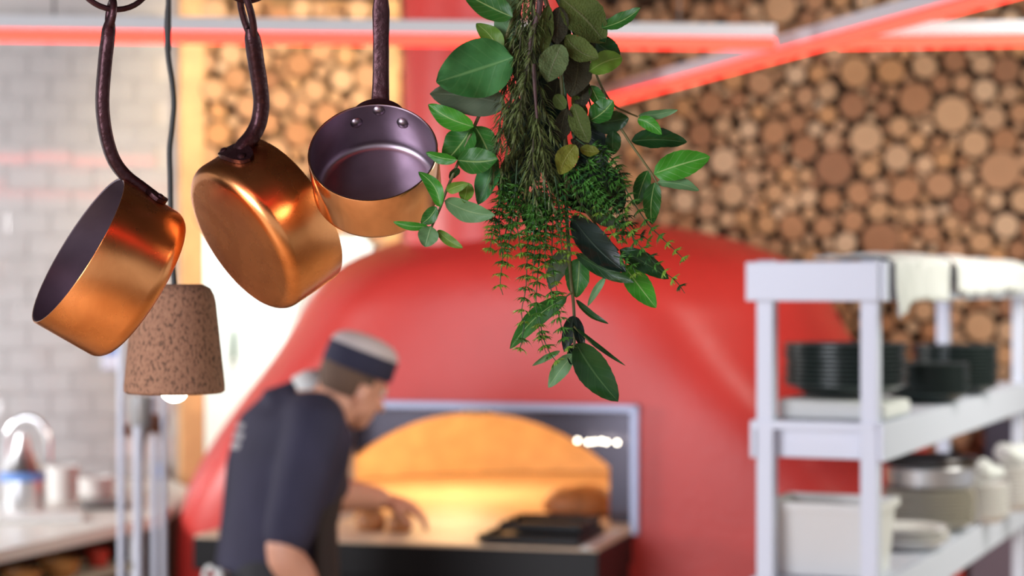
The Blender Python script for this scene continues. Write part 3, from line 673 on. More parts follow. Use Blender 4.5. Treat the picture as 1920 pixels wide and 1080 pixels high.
crumple('white crumpled napkin on the saucers right of the pans', 1845, 5.32, ZL+.097, .052, 1)
crumple('white crumpled napkin on the rear saucers at the frame edge', 1900, 5.60, ZL+.117, .055, 5)
# cloths draped on the top shelf
def drape(name, label, b0, b1, hang, seed, tip=0.):
    m = MB(); nb, na = 36, 22; vs = []; W_ = .148
    for i in range(nb+1):
        b = (b0 + (b1-b0)*i/nb)*G
        hg = hang + .012*noise.noise(V((b*9, seed, 0))) + tip*max(0, 1-i/(nb*.35))
        for j in range(na+1):
            t = j/na*(W_+hg)
            rip = .010*noise.noise(V((b*14, t*12, seed))) + .006*math.sin(b*60+seed)
            if t < W_: vs.append(sp_(W_-t-.02, b, (zq(1.676)+.008) + abs(rip)*1.4))
            else: vs.append(sp_(-.034 - abs(rip)*1.3, b + rip*.5, (zq(1.676)+.008) - (t-W_)))
    fs = [(i*(na+1)+j, (i+1)*(na+1)+j, (i+1)*(na+1)+j+1, i*(na+1)+j+1) for i in range(nb) for j in range(na)]
    m.add(vs, fs); o = m.build(name, m_cloth, origin=sp_(0, (b0+b1)/2, (zq(1.676)+.008)), angle=80); tag(o, label, 'cloth', 'cloths on the shelving')
    s_ = o.modifiers.new('thickness', 'SOLIDIFY'); s_.thickness = .003; s_.offset = 1; applied(o)
drape('draped_cloth', 'white cloth draped over the top shelf with a hanging corner', .03, .62, .085, 3.1, .035)
drape('draped_cloth', 'long white cloth draped along the rear of the top shelf', .66, 1.75, .07, 8.4)
# wall-mounted dark box and ledge behind the shelving
q = on_wall(1876, BP, bu); p = BP + bu*q + bn*.26; m = MB(); z_ = EYE-(822-540)/F*7.0
m.box(p+up*z_, bu*.055, bn*.09, up*.075, bev=.006); tag(m.build('dark_box', m_purple, origin=p+up*(z_-.075)), 'dark violet box on the ledge behind the shelving', 'box')
q = on_wall(1900, BP, bu); p = BP + bu*q + bn*.26; z2 = z_-.075
m = MB(); m.box(p+up*(z2-.022), bu*.17, bn*.12, up*.021, bev=.004); m.box(p+up*(z2/2-.021) - bn*.09, bu*.15, bn*.02, up*(z2/2-.022)); tag(m.build('ledge', mat('grey_violet_ledge', (.2, .16, .22), .5), origin=(p.x, p.y, 0)), 'grey violet ledge below the dark box by the log wall', 'ledge')

# ------------------------------------------------------------------ the cook
PD = 4.78
pf = V((.85, .53, 0)).normalized(); ps = V((pf.y, -pf.x, 0))
cook = thing('person', 'person in navy shirt and cap bending towards the glowing oven', 'person', tuple(V((W(505, 0, PD).x, PD, 0))))
def loft(m, rings, n=24):        # rings: (centre, half-axis a, half-axis b)
    vs = []; fs = []
    for c, a, b in rings: vs += [V(c) + V(a)*math.cos(2*PI*k/n) + V(b)*math.sin(2*PI*k/n) for k in range(n)]
    for i in range(len(rings)-1):
        for k in range(n): l = (k+1) % n; fs.append((i*n+k, i*n+l, (i+1)*n+l, (i+1)*n+k))
    fs.append(tuple(range(n-1,-1,-1))); fs.append(tuple((len(rings)-1)*n+k for k in range(n))); m.add(vs, fs)
def limb(m, pts, rad, k=4, n=16):
    P = smoothpts(pts, k); R = []
    for i in range(len(pts)-1): R += [rad[i]+(rad[i+1]-rad[i])*j/k for j in range(k)]
    R.append(rad[-1]); m.sweep(P, R, n=n); m.ball(P[0], R[0]*.98, n=12, rings=8); m.ball(P[-1], R[-1]*.98, n=12, rings=8)
sp3 = [W(512, 1150, PD), W(512, 1070, PD), W(518, 975, PD), W(535, 880, PD), W(556, 805, PD), W(578, 762, PD), W(598, 745, PD)]
hwid = [.17, .165, .15, .165, .185, .13, .062]; hdep = [.115, .115, .108, .118, .108, .075, .06]
def torso(m, g=0., upto=7, frm=0):
    rings = []
    for i in range(frm, upto):
        a = sp3[max(i-1, 0)]; b = sp3[min(i+1, 6)]; T = (b-a).normalized(); s_ = ps; d_ = T.cross(s_).normalized()
        rings.append((sp3[i], s_*(hwid[i]+g), d_*(hdep[i]+g)))
    loft(m, rings)
shR, elR, wrR = W(592, 800, 4.64), W(533, 1030, 4.55), W(605, 1165, 4.62)
shL, elL, wrL = W(548, 795, 4.93), W(625, 925, 5.06), W(712, 935, 5.2)
hipR, hipL = W(520, 1160, 4.70), W(500, 1160, 4.86)
knR, knL = V((hipR.x+.05, hipR.y+.02, .48)), V((hipL.x+.02, hipL.y+.03, .48))
anR, anL = V((knR.x-.03, knR.y, .09)), V((knL.x-.05, knL.y, .09))
toe = pf*.16
# head frame
hu = V((.36, .04, .93)).normalized(); hf = V((.66, .62, -.38)); hf = (hf - hu*hf.dot(hu)).normalized(); hs = hf.cross(hu).normalized()   # hs: the head's right side
HC = W(664, 720, 4.74)
KH = .88
def hp(f, s, u): return HC + (hf*f + hs*s + hu*u)*KH
def hr_(*r): return tuple(x*KH for x in r)
body = MB(); torso(body)
limb(body, [sp3[5], sp3[6], W(618, 746, PD-.01), hp(-.035, 0, -.075)], [.074, .066, .063, .058])
body.ball(hp(-.01, 0, .03), hr_(.094, .074, .10), hf, hs, hu, 24, 16)           # cranium
body.ball(hp(.025, 0, -.035), hr_(.068, .06, .072), hf, hs, hu, 20, 14)             # face
body.ball(hp(.045, 0, -.085), hr_(.04, .042, .032), hf, hs, hu, 16, 10)              # chin and jaw
limb(body, [hp(.082, 0, .0), hp(.098, 0, -.022), hp(.112, 0, -.04)], [.009, .011, .013], 3, 10)   # nose
body.ball(hp(.088, 0, -.068), hr_(.012, .022, .007), hf, hs, hu, 12, 8)             # lips
for sg in (-1, 1):
    body.ball(hp(-.008, .074*sg, -.018), hr_(.018, .008, .03), hf, hs, hu, 14, 10)    # ears
    body.ball(hp(.078, .03*sg, .018), hr_(.012, .022, .008), hf, hs, hu, 12, 8)      # brows
limb(body, [shR, shR.lerp(elR, .5), elR, elR.lerp(wrR, .35), wrR], [.056, .05, .043, .042, .029])
limb(body, [shL, shL.lerp(elL, .5), elL, elL.lerp(wrL, .35), wrL], [.056, .05, .043, .042, .029])
for hip, kn, an in ((hipR, knR, anR), (hipL, knL, anL)):
    limb(body, [hip, hip.lerp(kn, .5), kn, kn.lerp(an, .3), an], [.095, .08, .056, .054, .04])
    limb(body, [an - pf*.03 - up*.045, an + pf*.05 - up*.045, an + toe - up*.055], [.042, .04, .03])
def hand(m, wr, d, nrm, curl):    # palm, four fingers and a thumb; d along the hand, nrm out of the palm
    d = d.normalized(); s_ = d.cross(nrm).normalized(); nrm = s_.cross(d).normalized()
    m.ball(wr + d*.045, (.05, .042, .016), d, s_, nrm, 16, 10)
    for i, (o_, L) in enumerate(((-.031, .068), (-.011, .078), (.010, .073), (.030, .058))):
        p = wr + d*.082 + s_*o_; q = p + (d*math.cos(curl*.5)+nrm*math.sin(curl*.5))*L*.45; r = q + (d*math.cos(curl)+nrm*math.sin(curl))*L*.33; t_ = r + (d*math.cos(curl*1.5)+nrm*math.sin(curl*1.5))*L*.25
        limb(m, [wr + d*.05 + s_*o_*.8, p, q, r, t_], [.010, .0098, .009, .0085, .007], 2, 8)
    p = wr + d*.03 - s_*.036; limb(m, [wr + d*.02 - s_*.015, p, p + (d*.7 - s_*.7 + nrm*.3)*.035, p + (d*.95 - s_*.35 + nrm*.5)*.062], [.014, .013, .011, .009], 2, 8)
hand(body, wrL, V((.95, .25, -.28)), V((0, .3, -1)), .7)
hand(body, wrR, V((.6, .3, -.75)), V((.6, .5, .3)), .6)
bo = body.build('body', m_skin, cook)
md = bo.modifiers.new('r', 'REMESH'); md.mode = 'VOXEL'; md.voxel_size = .0065; md.use_smooth_shade = True
md = bo.modifiers.new('s', 'SMOOTH'); md.factor = .5; md.iterations = 4
applied(bo); bo.data.materials.clear(); bo.data.materials.append(m_skin)
for sg in (-1, 1):
    m = MB(); m.ball(hp(.077, .03*sg, .004), .0105, n=12, rings=8); e_ = m.build('eye', mat('eye_white', (.7, .68, .65), .2), cook)
    m = MB(); m.ball(hp(.085, .03*sg, .003), .0042, n=10, rings=6); m.build('iris', mat('iris', (.03, .02, .015), .2), e_)
def cloth(name, m, mt, vox=.011, it=5):
    o = m.build(name, mt, cook); md = o.modifiers.new('r', 'REMESH'); md.mode = 'VOXEL'; md.voxel_size = vox; md.use_smooth_shade = True
    md = o.modifiers.new('s', 'SMOOTH'); md.factor = .5; md.iterations = it
    applied(o); o.data.materials.clear(); o.data.materials.append(mt); return o
m = MB(); torso(m, .016, 6, 1)
eR = shR.lerp(elR, .86); eL = shL.lerp(elL, .85)
limb(m, [sp3[4].lerp(shR, .5), shR, shR.lerp(elR, .45), eR], [.085, .073, .066, .062]); limb(m, [sp3[4].lerp(shL, .5), shL, shL.lerp(elL, .45), eL], [.085, .073, .066, .062])
m.sweep([sp3[5]-(sp3[5]-sp3[4])*.3, sp3[5], sp3[6]-(sp3[6]-sp3[5])*.4], [.12, .085, .072], n=20)
shirt = cloth('shirt', m, m_navy)
m = MB(); m.sweep([sp3[5].lerp(sp3[6], .45), sp3[6], sp3[6].lerp(W(622, 742, PD), .4)], [.079, .073, .068], n=28, caps=False); cl_ = m.build('collar', m_cloth, cook); sd_ = cl_.modifiers.new('t', 'SOLIDIFY'); sd_.thickness = .006; applied(cl_)
m = MB(); 
for hip, kn, an in ((hipR, knR, anR), (hipL, knL, anL)): limb(m, [hip + up*.06, hip.lerp(kn, .5), kn, kn.lerp(an, .3), an + up*.02], [.12, .1, .075, .07, .062])
torso(m, .01, 2, 0); cloth('trousers', m, m_trouser)
for an in (anR, anL):
    m = MB(); limb(m, [an - pf*.04 - up*.045, an + pf*.05 - up*.045, an + toe - up*.055], [.047, .046, .034]); so = cloth('shoe', m, m_shoe, .009, 3)
    for v in so.data.vertices: v.co.z = max(v.co.z, .001)
# apron over the front, its strings tied at the back
m = MB(); na = 18
for i in range(na):
    for (i0, i1) in ((1, 2), (2, 3)): pass
def arow(i, g):
    a = sp3[max(i-1, 0)]; b = sp3[min(i+1, 6)]; T = (b-a).normalized(); d_ = T.cross(ps).normalized()
    if d_.dot(pf) < 0: d_ = -d_
    return [sp3[i] + ps*((hwid[i]+g)*math.sin(t)) + d_*((hdep[i]+g)*math.cos(t)) for t in [(-1.45+2.9*k/na) for k in range(na+1)]]
rows = [[p + pf*.02 - up*.42 for p in arow(0, .05)], [p - up*.15 for p in arow(0, .04)], arow(0, .034), arow(1, .032), arow(2, .03)]
r3 = arow(3, .028); rows.append([r3[9].lerp(p, .72) for p in r3])
r4 = arow(4, .03); rows.append([r4[9].lerp(p, .5) for p in r4])
vs = [p for r in rows for p in r]; n1 = na+1
m.add(vs, [(i*n1+k, i*n1+k+1, (i+1)*n1+k+1, (i+1)*n1+k) for i in range(len(rows)-1) for k in range(na)])
ap = m.build('apron', m_apron, cook, angle=80); sd_ = ap.modifiers.new('t', 'SOLIDIFY'); sd_.thickness = .006; applied(ap)
bk = sp3[1] - pf*.145 - ps*(-.02); m = MB()
for k in range(2):
    s_ = 1 if k else -1
    m.tube(smoothpts([bk, bk + ps*.03*s_ + up*.02 - pf*.015, bk + ps*.05*s_ - up*.005 - pf*.02, bk + ps*.02*s_ - up*.012 - pf*.012, bk]), .006, 8)
    m.tube(smoothpts([bk, bk + ps*.02*s_ - up*.05 - pf*.02, bk + ps*.035*s_ - up*.13 - pf*.01]), .006, 8)
m.build('apron_strings', m_cloth, cook)
# print on the back of the shirt: three short lines of pale lettering strokes
dg = bpy.context.evaluated_depsgraph_get(); dg.update()
m = MB(); T = (sp3[4]-sp3[2]).normalized(); bd = T.cross(ps).normalized(); bd = -bd if bd.dot(pf) > 0 else bd
for r in range(3):
    for k in range(5):
        if (r, k) in ((0, 4), (2, 0)): continue
        c0 = sp3[3] + T*(.085-.024*r) + ps*(-.085 + .019*k) + bd*.4; lo = c0 - V(cook['base_at'])
        hit, loc, no2, _ = shirt.ray_cast(lo, -bd)
        if hit:
            q = loc + V(cook['base_at']); a1 = (ps - no2*ps.dot(no2)).normalized(); a2 = no2.cross(a1)
            m.box(q + no2*.001, a1*random.uniform(.005, .009), a2*random.uniform(.006, .010), no2*.0008)
m.build('back_print', m_print, cook, smooth=False)['label'] = 'pale grey lettering on the back of the shirt'
# hair and cap
m = MB(); m.ball(hp(-.016, 0, .028), hr_(.097, .078, .1), hf, hs, hu, 28, 18)
keep = [(v, (v-HC)) for v in m.v]
hair = m.build('hair', m_hair, cook)
bm = bmesh.new(); bm.from_mesh(hair.data)
b0 = HC - V(cook['base_at'])
bmesh.ops.delete(bm, geom=[v for v in bm.verts if (v.co-b0).dot(hu) < -.04 or ((v.co-b0).dot(hf) > .018 and (v.co-b0).dot(hu) < .026) or ((v.co-b0).dot(hf) > -.026 and (v.co-b0).dot(hu) < -.0)], context='VERTS'); bm.to_mesh(hair.data); bm.free()
cc = hp(-.008, 0, .028)
m = MB(); m.lathe([(1.03, .008), (1.06, .012), (1.05, .064), (1.02, .066)], cc, hf*.100*KH, hs*.081*KH, hu*KH, 40); cb_ = m.build('cap_band', m_cap, cook); sd_ = cb_.modifiers.new('t', 'SOLIDIFY'); sd_.thickness = .003; applied(cb_)
m = MB(); m.lathe([(1.03, .060), (1.01, .074), (.9, .09), (.66, .102), (.35, .108), (0, .11)], cc, hf*.100*KH, hs*.081*KH, hu*KH, 40); m.build('cap_crown', m_capw, cook)

# ------------------------------------------------------------------ pot rail and copper pans
PR = 1.90
rail_z = EYE + (540+92)/F*PR
rl = thing('pot_rail', 'dark iron rail above, from which pans and herbs hang', 'rail', (0, PR, rail_z))
m = MB(); m.tube([(-1.1, PR, rail_z), (0, PR, rail_z), (1.1, PR, rail_z)], .009, 14); m.build('bar', m_iron, rl)
for x in (-.95, .95):
    m = MB(); m.tube([(x, PR, rail_z), (x, PR, 2.948)], .006, 8); m.build('hanger', m_iron, rl)
EYES = []
def hook(label, beta):    # a round hook ring through the handle's eye and over the rail
    b = EYES[-1]; t_ = V((b.x, PR, rail_z + .0125)); c = (b+t_)/2; va = (t_-b)/2; r = max(va.length, .0165); la = V((math.cos(beta), math.sin(beta), 0)); la = (la - va.normalized()*la.dot(va.normalized())).normalized()*r
    pts = [c + la*math.cos(t) + va*math.sin(t) for t in [2*PI*i/40 for i in range(40)]]
    m = MB(); m.sweep(pts, .0028, n=8, closed=True); tag(m.build('hook_ring', m_iron, origin=c), label, 'hook', 'hook rings on the pot rail')

def frame(A, r):
    A = V(A).normalized(); r = V(r); X = (r - A*r.dot(A)).normalized(); return X, A.cross(X), A
def saucepan(label, px, py, d, A, r, R, H, mcop, hand_px=None, hand_st=None, eye=None, hw=.0075, ht=.0032, rc=.011, rivets=True, at_rim=True, flare=1.0, zin=-.010):
    """px,py: where the rim's centre (at_rim) or base's centre shows."""
    X, Y, Z = frame(A, r); o = W(px, py, d)
    if at_rim: o = o - Z*H
    t = thing('copper_saucepan', label, 'saucepan', tuple(o), 'copper saucepans hanging from the rail')
    pr = [(0, 0), (R*.5, 0), (R-rc, 0)] + [(R-rc+rc*math.sin(a), rc-rc*math.cos(a)) for a in [PI/2*i/8 for i in range(1, 9)]] + [(R*(1+(flare-1)*.5), H*.5), (R*flare, H-.001), (R*flare-.0006, H), (R*flare-.0014, H)]
    m = MB(); m.lathe(pr, o, X, Y, Z, 96); body = m.build('body', mcop, t)
    w_ = .0018; q = [(R*flare-.0014, H), (R*flare-w_-.0006, H-.0006), (R-w_, H*.5)] + [(R-rc+(rc-w_)*math.cos(a), rc-(rc-w_)*math.sin(a)) for a in [PI/2*i/8 for i in range(9)]] + [(R*.5, w_), (0, w_)]
    m = MB(); m.lathe(q, o, X, Y, Z, 96); m.build('lining', m_tin, t)
    P = []
    if hand_px:
        E_ = V((0, 0, EYE))       # the handle bends in the pan's own upright plane
        for x, y in hand_px:
            dr = W(x, y, 1) - E_; P.append(E_ + dr*((o-E_).dot(Y)/dr.dot(Y)))
    else: P = [o + X*s_ + Z*z_ for s_, z_ in hand_st]
    P = smoothpts(P, 8); N = len(P)
    ws = [hw*(1.0 + .25*max(0, 1-i/(N*.12)) - .18*math.sin(PI*min(1, i/N)))*min(1, .42+(N-1-i)*.06) for i in range(N)]; hts = [ht*min(1, .6+(N-1-i)*.06) for i in range(N)]
    m = MB(); m.sweep(P, ws, hts, side=Y, n=14, sq=.62)
    # eye at the end of the handle
    T = (P[-1]-P[-4]).normalized(); eh = eye or .018; ew = hw*1.05
    c = P[-1] - T*.009
    el = [c + T*(eh*(1-math.cos(a))) + Y*(ew*math.sin(a)*(.75+.25*abs(math.sin(a/2)))) for a in [2*PI*i/32 for i in range(32)]]
    m.sweep(el, .0034, .0036, side=T.cross(Y), n=10, closed=True); hd = m.build('handle', m_iron, t, angle=50)
    EYES.append(c + T*(eh*2-.0076))
    # flange on the wall, following its curve, with rivets
    zf = (P[0]-o).dot(Z); m = MB(); nn = 20; vs = []; fh = .025; ff = .30
    for i in range(nn+1):
        a = (i/nn*2-1); th = a*.0235/R*1.0; hh = fh*.5*(1-abs(a)**2.6)**.5*(1.0 if abs(a) < 1 else 0)
        for rr in (R+.0004, R+.0040 + .002*(1-abs(a))):
            for z_ in (zf-hh, zf, zf+hh): vs.append(o + X*(rr*math.cos(th)) + Y*(rr*math.sin(th)) + Z*z_)
    fs = []
    for i in range(nn):
        k = i*6
        for a, b in ((3,4),(4,5),(1,0),(2,1),(0,3),(5,2)): fs.append((k+a, k+b, k+6+b, k+6+a))
    m.add(vs, fs); m.build('flange', m_iron, t, angle=60)
    for a, dz in ((-.015, -.003), (.015, -.003), (0, .0065)):
        th = a/R
        if abs(a) > 0:
            c = o + X*((R+.0052)*math.cos(th)) + Y*((R+.0052)*math.sin(th)) + Z*(zf+dz); n_ = X*math.cos(th)+Y*math.sin(th)
            m = MB(); m.lathe([(.0042, -.0012), (.0038, .0006), (.0022, .0018), (0, .0022)], c, n_.orthogonal().normalized(), n_.cross(n_.orthogonal()).normalized(), n_, 14); m.build('rivet', m_iron, t)
        th = (a*1.55)/R; rin = R-w_; c = o + X*(rin*math.cos(th)) + Y*(rin*math.sin(th)) + Z*(zf+zin*.4+dz*1.3); n_ = -(X*math.cos(th)+Y*math.sin(th))
        m = MB(); m.lathe([(.0062, 0), (.0057, .0016), (.0036, .0038), (0, .0044)], c, n_.orthogonal().normalized(), n_.cross(n_.orthogonal()).normalized(), n_, 16); m.build('rivet', m_tin, t)
    return t
def ax3(ix, iy, toward):          # image direction (x right, y down) with a share towards the viewer
    L = math.hypot(ix, iy); k = math.sqrt(max(0, 1-toward*toward)); return V((ix/L*k, -toward, -iy/L*k))
# 1: opening turned to the left
A1 = ax3(-.84, -.54, .37)
saucepan('copper saucepan at the far left, its dark opening turned to the viewer\'s left', 146, 468, PR, A1, V((.54, .10, .84)), .0805, .075, m_cop_satin,
         hand_px=[(287, 369), (262, 350), (236, 330), (215, 303), (202, 268), (194, 225), (192, 180), (197, 115), (203, 64), (207, 34)], eye=.0125, hw=.0115, ht=.0062, rc=.014)
hook('iron ring hook holding the left saucepan', .35)
# 2: bottom turned to the viewer
A2 = ax3(.806, -.59, -.47); mj = V((-.59, 0, .806)); q2 = A2.cross(mj); q2 = q2 if q2.y < 0 else -q2; ph = math.radians(34)
saucepan('copper saucepan in the middle, its round bottom turned to the viewer', 447, 455, PR+.05, A2, mj*math.cos(ph) + q2*math.sin(ph), .0816, .064, m_cop_satin,
         hand_px=[(446, 298), (456, 276), (472, 256), (485, 230), (490, 195), (487, 160), (480, 115), (474, 75), (469, 52)], eye=.022, hw=.0082, ht=.0072, rc=.013, at_rim=False)
hook('iron ring hook holding the middle saucepan', .6)
# 3: small one, opening up front
A3 = ax3(-.05, -1, .79)
saucepan('small polished copper saucepan on the right, its open inside facing the viewer', 699, 284, PR-.068, A3, V((.05, .79, .62)), .0602, .058, m_cop_bright,
         hand_st=[(.0665, .046), (.075, .049), (.088, .058), (.104, .072), (.122, .090), (.140, .108), (.158, .127)], eye=.015, hw=.0094, ht=.003, rc=.010)
hook('iron ring hook holding the small right saucepan', .5)

# ------------------------------------------------------------------ cork pendant lamp
LD = 2.22; lx = W(327, 0, LD).x; z0_, z1_ = W(0, 738, LD).z, W(0, 533, LD).z; k_ = LD/F
lamp = thing('pendant_lamp', 'cork pendant lamp with a lit bulb behind the left copper pan', 'lamp', (lx, LD, z0_))
hgt = z1_-z0_; rb, rt_ = 95.5*k_, 74*k_
def sh_r(h): return rb + (rt_-rb)*h/hgt
pr = [(rb-.012, 0), (rb-.004, .0006), (rb-.001, .003), (sh_r(.009), .009), (sh_r(hgt*.5), hgt*.5), (sh_r(hgt-.02), hgt-.02), (sh_r(hgt-.012)-.001, hgt-.012), (rt_-.004, hgt-.004), (rt_-.012, hgt), (0, hgt)]
m = MB(); m.lathe(pr, (lx, LD, z0_), n=64); m.build('shade', m_cork, lamp)
m = MB(); m.lathe([(rb-.012, 0), (rb-.014, .004), (rt_-.014, hgt-.02), (0, hgt-.016)], (lx, LD, z0_), n=64); m.build('shade_inside', mat('pale_cork', (.6, .48, .34), .8), lamp)
m = MB(); m.ball((lx, LD, z0_+.006), .0165, n=20, rings=14); m.build('bulb', m_bulb, lamp)
m = MB(); m.lathe([(.013, .035), (.014, .07), (0, .072)], (lx, LD, z0_), n=16); m.build('socket', m_black, lamp)
cpts = [(340, 536), (322, 470), (320, 400), (319, 330), (318, 280), (323, 235), (326, 195), (323, 155), (316, 110), (313, 60), (315, 10), (316, -40)]
P = [W(x, y, LD) for x, y in cpts]; P[0] = V((lx, LD, z1_)); P.append(V((P[-1].x, LD, 2.948)))
m = MB(); m.tube(smoothpts(P, 6), .0031, 10); m.build('cord', m_wire, lamp)

# ------------------------------------------------------------------ bunch of herbs
HD = 1.765
hb = thing('herb_bunch', 'bunch of rosemary, sage and leafy green sprigs hanging from the rail', 'herbs', tuple(W(1005, -60, HD)))
rl_ = random.Random(11)
def leaf_geo(b, t, wd, d, kind, bend=0., roll=0., serr=0., lean=None, shape=.82, curl=.12):
    p = W(b[0], b[1], d); dd = rl_.uniform(-.012, .012) if lean is None else lean
    q = W(t[0], t[1], d+dd); T = q-p; L = T.length; T.normalize()
    S = T.cross(V((0, -1, 0))).normalized(); Nn = S.cross(T).normalized()
    if Nn.y > 0: Nn = -Nn
    S2 = S*math.cos(roll) + Nn*math.sin(roll); N2 = Nn*math.cos(roll) - S*math.sin(roll)
    hw = wd/F*d/2/max(.35, math.cos(roll)); nl, nw = 16, 6; vs = []; uv = []
    for i in range(nl+1):
        v = i/nl; pr = math.sin(PI*v**shape)**.66 if 0 < v < 1 else 0
        pr = max(pr, .03); arch = math.sin(PI*v)*L
        for j in range(nw+1):
            u = j/nw*2-1; e = 1 + (serr*((i % 2)*2-1) if abs(u) == 1 else 0)
            x = hw*pr*u*e
            up_ = curl*hw*(abs(u)**1.6)*pr*1.6 - .25*hw*pr*(1-abs(u))*.3 + .09*hw*math.sin(v*15+u*3+b[0])*abs(u)
            vs.append(p + T*(L*v) + S2*(x + bend*arch*.35) - N2*0 + N2*(up_ - .10*arch*(1 if bend >= 0 else -1)*.6)); uv.append((j/nw, v))
    fs = [(i*(nw+1)+j, i*(nw+1)+j+1, (i+1)*(nw+1)+j+1, (i+1)*(nw+1)+j) for i in range(nl) for j in range(nw)]
    return vs, fs, uv
def leaf(parent, b, t, wd, kind, dz=0., bend=0., roll=None, serr=.0, lean=None, shape=.82, curl=.14):
    roll = rl_.uniform(-.45, .45) if roll is None else roll
    vs, fs, uv = leaf_geo(b, t, wd, HD+dz, kind, bend, roll, serr, lean, shape, curl)
    base = V(parent['base_at']); me = bpy.data.meshes.new('leaf'); me.from_pydata([tuple(v-base) for v in vs], [], fs)
    ul = me.uv_layers.new(name='UVMap')
    for lp in me.loops: ul.data[lp.index].uv = uv[lp.vertex_index]
    for p in me.polygons: p.use_smooth = True
    me.materials.append(LM[kind]); o = bpy.data.objects.new('leaf', me); COL.objects.link(o); o.parent = parent; return o
def stem(name, paths, mt, parent=hb):  # paths: list of (pixel points, radius in px, dz)
    m = MB()
    for pts, r, dz in paths:
        P = smoothpts([W(x, y, HD+dz) for x, y in pts], 6); N = len(P); m.tube(P, [r/F*HD*(1-.45*i/N) for i in range(N)], 8)
    return m.build(name, mt, parent)
tie = (1000, -62)
# broad-leaved sprig on the left
s_ = stem('broad_leaf_sprig', [([tie, (985, -20), (966, 25), (941, 94), (918, 170), (896, 222), (878, 262), (857, 310), (838, 355), (826, 388), (809, 426)], 4.2, .0)], m_stem)
for a in [((961,32),(868,-14),46,'mid',-.004), ((945,100),(958,-24),46,'pale',.012), ((938,104),(893,44),36,'lime2',.006,.3), ((962,108),(818,154),100,'blue',-.006,0,.05), ((948,196),(806,176),62,'grey',.004,.1,.2),
          ((888,238),(803,196),36,'bright',.002,-.15), ((884,240),(834,304),52,'mid',.012), ((890,236),(924,306),50,'mid',.008), ((858,300),(934,298),46,'mid',-.006,.1), ((857,300),(799,286),19,'bright',-.004,-.1),
          ((826,388),(785,322),26,'bright',-.006,.35), ((837,358),(878,343),19,'lime2',-.003,-.1), ((878,343),(870,380),26,'lime2',.003), ((834,376),(928,404),36,'pale',-.004,.25), ((925,288),(897,384),40,'blue',.008,-.2),
          ((819,388),(790,420),25,'mid',.004,-.2), ((803,425),(737,416),15,'bright',-.002,-.15), ((808,424),(797,463),36,'pale',-.006), ((820,432),(868,465),18,'lime2',-.002,.15), ((860,315),(843,336),14,'dark',.004)]:
    leaf(s_, a[0], a[1], a[2]*1.1, a[3], dz=a[4]-.012, bend=a[5] if len(a) > 5 else 0., roll=a[6] if len(a) > 6 else None)
# sage
s_ = stem('sage_sprig', [([tie, (1030, -25), (1052, 10), (1062, 70), (1058, 150), (1066, 215), (1078, 268)], 3.6, .0), ([(1040, -10), (1075, 60), (1095, 120), (1098, 160), (1108, 200)], 3.2, .006)], m_stem_green)
for a in [((1052,-4),(1134,80),66,'olive',0,-.1,.1), ((1050,12),(1044,84),34,'umber',-.004), ((1028,10),(1018,104),27,'olive',-.008,0,.3), ((1060,68),(1122,110),40,'olive',-.014,.25,.2), ((1053,84),(1026,154),48,'sagegrey',-.02,.1,-.1),
          ((1082,92),(1070,182),48,'umber',-.008,-.2,.1), ((1118,80),(1160,108),38,'dark',.006), ((1104,134),(1167,108),37,'lime2',-.01,-.2), ((1063,203),(1049,267),30,'umber',-.008,0,.3), ((1075,194),(1104,268),34,'olive',-.004,.1,-.2),
          ((1079,272),(1049,327),37,'lime',-.016,.15,.1), ((1087,279),(1124,284),20,'lime',-.01,.1), ((1106,226),(1150,188),38,'mid',-.006,.1), ((1110,232),(1179,222),37,'dark',0,.1), ((1150,243),(1150,290),26,'dark',.004),
          ((1040,178),(1061,206),22,'olive',0), ((1072,180),(1101,216),22,'olive',-.002), ((1062,90),(1030,30),40,'umber',.014), ((1095,150),(1088,205),30,'umber',.006), ((1108,160),(1134,206),24,'mid',.002), ((1098,60),(1120,120),40,'umber',.016), ((1070,262),(1108,276),18,'umber',-.004), ((1045,150),(1035,205),40,'umber',.012)]:
    leaf(s_, a[0], a[1], a[2]*1.14, a[3], dz=a[4]-.004, bend=a[5] if len(a) > 5 else 0., roll=a[6] if len(a) > 6 else None, serr=.02, shape=.9)
# bay branch on the right
s_ = stem('bay_sprig', [([tie, (1045, -20), (1090, 60), (1122, 150), (1150, 196), (1175, 210), (1196, 219)], 2.8, .008), ([(1128, 168), (1150, 222), (1167, 245), (1186, 274), (1208, 305), (1222, 325), (1232, 343)], 3, .004), ([(1090, 60), (1115, 58), (1130, 52)], 2, .01)], m_stem)
for a in [((1197,217),(1271,206),17,'pale',0,.15), ((1196,222),(1241,252),25,'bright',.002,-.25), ((1184,264),(1288,267),39,'dark',-.002,-.05), ((1226,326),(1331,294),53,'bright',-.004,-.05,.0), ((1232,342),(1311,357),25,'pale',0,-.15),
          ((1215,320),(1194,384),30,'mid',.004,.1), ((1228,342),(1222,421),35,'mid',-.004,.1), ((1128,52),(1201,15),28,'mid',0,.1), ((1118,70),(1163,104),30,'dark',.01)]:
    leaf(s_, *a[:4], dz=a[4], bend=a[5] if len(a) > 5 else 0., roll=a[6] if len(a) > 6 else None, serr=.02)
